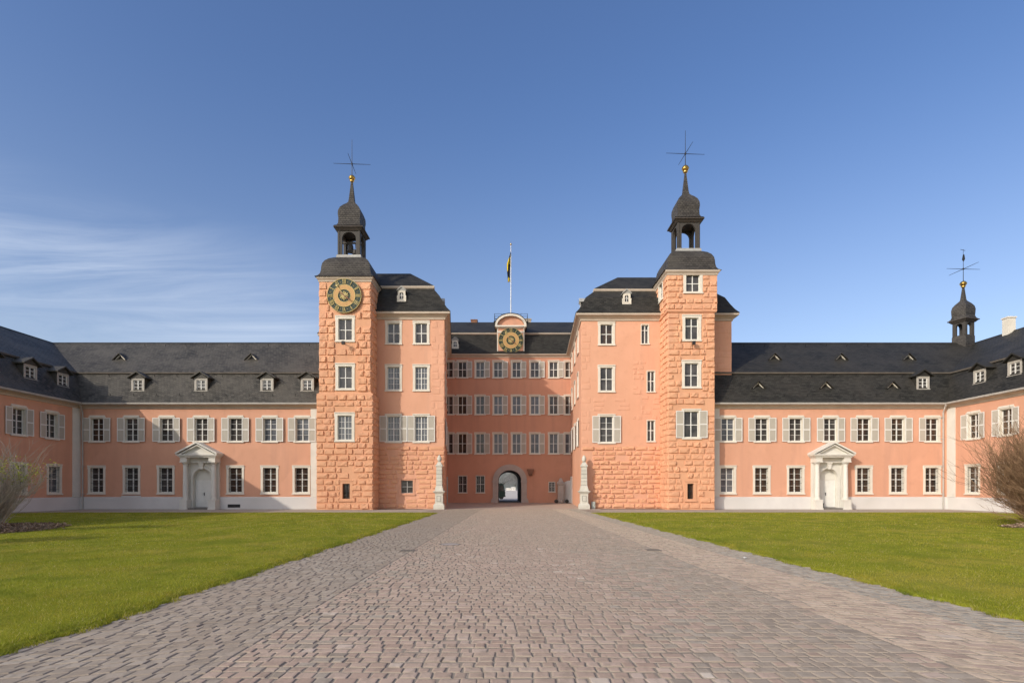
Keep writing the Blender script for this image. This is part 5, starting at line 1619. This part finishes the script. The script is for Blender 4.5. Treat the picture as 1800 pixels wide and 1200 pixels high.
# limp flag
fl = MB(); nu, nv = 16, 22
P = []
for j in range(nv+1):
    t = j/nv; zz = 29.15 - 3.55*t
    wd = .06 + .40*min(1, t*2.6)*(1-.12*t)
    for i in range(nu+1):
        s_ = i/nu
        P.append((-.13-.06 - wd*s_*.85 + .05*sin(t*6+s_*2), 66.0 - .13*sin(s_*11 + t*2.2)*min(1, s_*3), zz - .16*s_*(1-t) - .05*sin(s_*9)*t))
for j in range(nv):
    for i in range(nu):
        a = j*(nu+1)+i
        t = j/nv; s_ = i/nu
        black = (t < .16) or (.38 < t < .86 and (s_ < .62)) or (.2 < t < .45 and s_ < .25) or (t > .6 and t < .84)
        fl.add([P[a], P[a+1], P[a+nu+2], P[a+nu+1]], [(0, 1, 2, 3)], None, 0 if black else 1)
tag(fl.build('flag', [M['flag_black'], M['flag_gold']], None, True, world_origin=(-.13, 66, 29.1)), 'limp black and yellow flag hanging on the white pole', 'flag')

# iron covers in the road
cv = thing('manhole_cover', (X(791, 17.0), 17.0, .0), 'round iron-rimmed manhole cover in the middle of the cobbled road', 'manhole cover')
b = MB(); b.lathe([(.33, -.03), (.33, .004), (.27, .006), (.27, -.03)], 0, 0, 32, caps=False); child(b.mesh('rim', M['worn_iron']), 'rim', cv)
b = MB(); b.lathe([(.268, -.03), (.268, .004)], 0, 0, 32); child(b.mesh('lid', M['stone_grey_flat']) if 'stone_grey_flat' in M else b.mesh('lid', M['sandstone']), 'lid', cv)
for px, y, lab in ((716, 15.2, 'dark slotted drain grate in the cobbles near the left lawn'), (1148, 15.4, 'dark slotted drain grate in the cobbles near the right lawn')):
    dg = thing('drain_grate', (X(px, y), y, 0), lab, 'drain grate', 'drain grates in the road')
    b = MB(); s_ = .19
    b.box(-s_, s_, -s_, -s_+.04, -.03, .012); b.box(-s_, s_, s_-.04, s_, -.03, .012); b.box(-s_, -s_+.04, -s_+.04, s_-.04, -.03, .012); b.box(s_-.04, s_, -s_+.04, s_-.04, -.03, .012)
    child(b.mesh('frame', M['worn_iron']), 'frame', dg)
    b = MB()
    for k in range(6): b.box(-s_+.05+.052*k, -s_+.083+.052*k, -s_+.04, s_-.04, -.02, .008)
    child(b.mesh('bars', M['worn_iron']), 'bars', dg)
b = MB(); b.prism([(-.035, .0), (.035, 0), (.04, .012), (.01, .02), (-.03, .014)], -.02, .03)
b.xform(Matrix.Translation((X(1310, 13.6), 13.6, .012)) @ Matrix.Rotation(.6, 4, 'Z'))
tag(b.build('paper_scrap', M['white'], None, world_origin=(X(1310, 13.6), 13.6, .01)), 'tiny crumpled white paper scrap on the blue-grey cobbles by the right lawn', 'litter')

# ------------------------------------------------------------------ beyond the gate
vn = thing('parked_van', (-1.95, 80.0, .14), 'dark green van seen through the gateway arch at the left', 'van')
b = MB()
b.prism([(-1.9, .35), (.95, .35), (1.02, .95), (.92, 1.25), (.78, 2.05), (.6, 2.22), (-1.9, 2.24)], -.9, .9)
child(b.mesh('body', M['van_green']), 'body', vn)
for x in (.45, -1.3):
    for y in (-.86, .66):
        w = MB(); n0 = 0
        w.lathe([(.12, -.1), (.33, -.1), (.34, 0), (.33, .1), (.12, .1)], 0, 0, 18)
        w.xform(Matrix.Translation((x, y+.1, .34)) @ Matrix.Rotation(pi/2, 4, 'X'))
        wo = bpy.data.objects.new('wheel', w.mesh('wheel', M['tyre'])); COL.objects.link(wo); wo.parent = vn
b = MB(); b.prism([(.16, 1.2), (.84, 1.2), (.72, 1.92), (.16, 1.92)], -.915, -.9); b.prism([(-.9, 1.2), (0, 1.2), (0, 1.92), (-.9, 1.92)], -.915, -.9)
child(b.mesh('side_window', M['glass']), 'side_window', vn)
b = MB(); b.box(.95, 1.04, -.8, .8, .36, .55); child(b.mesh('bumper', M['iron']), 'bumper', vn)
b = MB(); b.tube((.72, -.95, 1.22), (.98, -1.12, 1.28), .05); child(b.mesh('mirror', M['iron']), 'mirror', vn)

def far_house(x, y, w, h, rh, label, chim=True):
    t = thing('far_house', (x, y, .13), label, 'house')
    b = MB(); b.box(-w/2, w/2, 0, 8, 0, h); child(b.mesh('wall', M['white']), 'wall', t)
    b = MB(); b.prism([(-w/2-.4, h), (w/2+.4, h), (w/2-.9, h+rh), (-w/2+.9, h+rh)], -.4, 8.4); child(b.mesh('roof', M['plinth']), 'roof', t)
    n = 3
    for k in range(n):
        q = MB(); xx = -w/2 + w*(k+.5)/n; q.box(xx-.22, xx+.22, -.03, 0, .3, h-.3); child(q.mesh('window', M['sandstone']), 'window', t)
    return t
far_house(-2.9, 420, 3.4, 1.5, .5, 'low white pavilion far across the square, left half of the arch view')
far_house(.9, 415, 3.6, 2.0, .7, 'taller white pavilion far across the square, right half of the arch view')

def bare_tree(x, y, H, W, label, seed):
    rg = random.Random(seed)
    t = thing('bare_tree', (x, y, .12), label, 'tree', 'bare trees beyond the gateway')
    tr = MB()
    def limb(p, q, r0, r1): tr.tube(p, q, r0, r1, 6)
    limb((0, 0, 0), (rg.uniform(-.2, .2), 0, H*.35), H*.03, H*.02)
    tips = []
    for k in range(9):
        a = rg.uniform(0, 2*pi); r = W*.5*rg.uniform(.3, .8); z = H*rg.uniform(.5, .9)
        q = (r*cos(a), r*sin(a), z); limb((0, 0, H*rg.uniform(.22, .36)), q, H*.012, H*.004); tips.append(q)
    child(tr.mesh('trunk', M['bark']), 'trunk', t)
    cr_ = MB()
    V = []; F = []
    cl = [(rg.gauss(0, W*.2), rg.gauss(0, W*.2), H*rg.uniform(.38, .95), W*rg.uniform(.12, .24)) for _ in range(26)] + [(a, b_, c_, W*.16) for a, b_, c_ in tips]
    for k in range(9000):
        c = rg.choice(cl)
        p = Vector((c[0]+rg.gauss(0, c[3]*.6), c[1]+rg.gauss(0, c[3]*.6), min(H, c[2]+rg.gauss(0, c[3]*.6))))
        d = Vector((rg.gauss(0, 1), rg.gauss(0, 1), rg.gauss(.3, 1))).normalized(); e = d.orthogonal().normalized()
        L = H*.035*rg.uniform(.6, 1.5); w_ = L*.16
        i = len(V); V += [tuple(p-e*w_), tuple(p+e*w_), tuple(p+d*L)]; F.append((i, i+1, i+2))
    cr_.add(V, F); child(cr_.mesh('crown', M['haze_leaf']), 'crown', t)
bare_tree(4.6, 300, 17, 12, 'tall grey bare tree beyond the square in the right half of the gateway arch', 1)
bare_tree(-8.0, 520, 17, 24, 'far pale bare tree behind the left white pavilion in the arch view', 2)
bare_tree(3.0, 560, 14, 26, 'far pale bare tree behind the right white pavilion in the arch view', 3)

# ------------------------------------------------------------------ shrubs
def shrub(name, loc, label, n_stems, R, H, mat, seed, lean=.9, leaf=False, sub=5, rs=.016, low=0.0):
    rg = random.Random(seed)
    t = thing(name, loc, label, 'shrub')
    V = []; F = []
    tips = []
    def tw(pts, r0, r1):
        base = len(V); n = len(pts)
        for k, p in enumerate(pts):
            d = (pts[min(k+1, n-1)] - pts[max(k-1, 0)]).normalized()
            a = d.orthogonal().normalized(); b_ = d.cross(a)
            r = r0 + (r1-r0)*k/(n-1)
            for s_ in range(3):
                q = 2*pi*s_/3
                V.append(tuple(p + a*(r*cos(q)) + b_*(r*sin(q))))
        for k in range(n-1):
            for s_ in range(3):
                s2 = (s_+1) % 3
                F.append((base+k*3+s_, base+k*3+s2, base+(k+1)*3+s2, base+(k+1)*3+s_))
    def grow(p, d, L, r, depth):
        n = 5 if depth == 0 else 4
        pts = [p]
        dd = d.copy()
        for k in range(n):
            dd = (dd + Vector((rg.gauss(0, .13), rg.gauss(0, .13), rg.gauss(.03, .08)))).normalized()
            pts.append(pts[-1] + dd*(L/n))
        tw(pts, r, r*.38 if depth < 2 else r*.3)
        if depth >= 2: tips.append(pts[-1]); return
        m = sub if depth == 0 else max(2, sub-1)
        for _ in range(m):
            k = rg.randint(1, n) if depth == 0 else rg.randint(0, n)
            q = pts[k]
            nd = (dd*1.0 + Vector((rg.gauss(0, .42), rg.gauss(0, .42), rg.gauss(.12, .3)))).normalized()
            grow(q, nd, L*rg.uniform(.32, .6), max(.0065, r*.5), depth+1)
    for _ in range(n_stems):
        a = rg.uniform(0, 2*pi); rr = R*.28*math.sqrt(rg.random())
        th = abs(rg.gauss(0, .42))*lean + low*rg.random()
        th = min(th, .98)
        d = Vector((cos(a)*sin(th), sin(a)*sin(th), cos(th)))
        L = H*rg.uniform(.5, .92)*(1 - .18*th)
        grow(Vector((cos(a)*rr, sin(a)*rr, -.05)), d, L, rs*rg.uniform(.7, 1.3), 0)
    b = MB(); b.add(V, F); child(b.mesh('branches', mat), 'branches', t)
    if leaf:
        LV = []; LF = []
        sel = [p for p in tips if H*.62 < p.z < H*.98]
        for p in sel:
            if abs(p.x-1.15) > .36 or rg.random() < .5: continue
            for _ in range(5):
                q = p + Vector((rg.gauss(0, .07), rg.gauss(0, .07), rg.gauss(-.05, .1)))
                d = Vector((rg.gauss(0, 1), rg.gauss(0, 1), rg.gauss(.5, .6))).normalized(); e = d.orthogonal().normalized()
                i = len(LV); LV += [tuple(q), tuple(q+d*.04+e*.018), tuple(q+d*.09), tuple(q+d*.04-e*.018)]; LF.append((i, i+1, i+2, i+3))
        lb_ = MB(); lb_.add(LV, LF); child(lb_.mesh('leaves', M['leaf']), 'leaves', t)
    return t
shrub('bare_shrub', (-22.6, 24.6, .02), 'pale bare shrub with a few green leaves in a litter bed at the left edge', 130, 1.5, 3.15, M['twig_pale'], 5, lean=.72, leaf=True, sub=6, rs=.021, low=.1)
shrub('bare_shrub', (22.45, 23.2, .02), 'large dense brown bare shrub at the right edge in front of the side wing', 900, 2.8, 3.7, M['twig_brown'], 6, lean=.9, sub=6, rs=.018, low=.1)

# litter beds under the shrubs
def bed(name, cx, cy, rx, ry, label, n, seed):
    rg = random.Random(seed)
    b = MB(); V = []; F = []
    for _ in range(n):
        a = rg.uniform(0, 2*pi); r = math.sqrt(rg.random())*(1+rg.gauss(0, .07))
        x, y = cx + rx*r*cos(a), cy + ry*r*sin(a)
        xin = LX0 if cx < 0 else lawn_edge_r(y)
        z = lawn_h(x, y, xin) + .22*max(0, 1-r)*rg.random() + .02 + .05*rg.random()
        d = Vector((rg.gauss(0, 1), rg.gauss(0, 1), rg.gauss(0, .45))).normalized(); e = d.orthogonal(); e = (e*cos(rg.random()*6)+d.cross(e)*sin(rg.random()*6)).normalized()
        L = rg.uniform(.05, .13); w_ = rg.uniform(.02, .05)
        p = Vector((x, y, z)); i = len(V)
        V += [tuple(p-e*w_*.4), tuple(p+d*L*.5-e*w_), tuple(p+d*L), tuple(p+d*L*.5+e*w_)]; F.append((i, i+1, i+2, i+3))
    b.add(V, F)
    tag(b.build(name, M['mulch']), label, 'leaf litter', kind='stuff')
bed('leaf_litter', -20.6, 20.9, 2.8, 3.6, 'brown leaf litter bed under the pale shrub at the left edge', 42000, 8)
bed('leaf_litter', 22.3, 22.7, 2.4, 1.1, 'brown leaf litter under the large shrub at the right edge', 11000, 9)
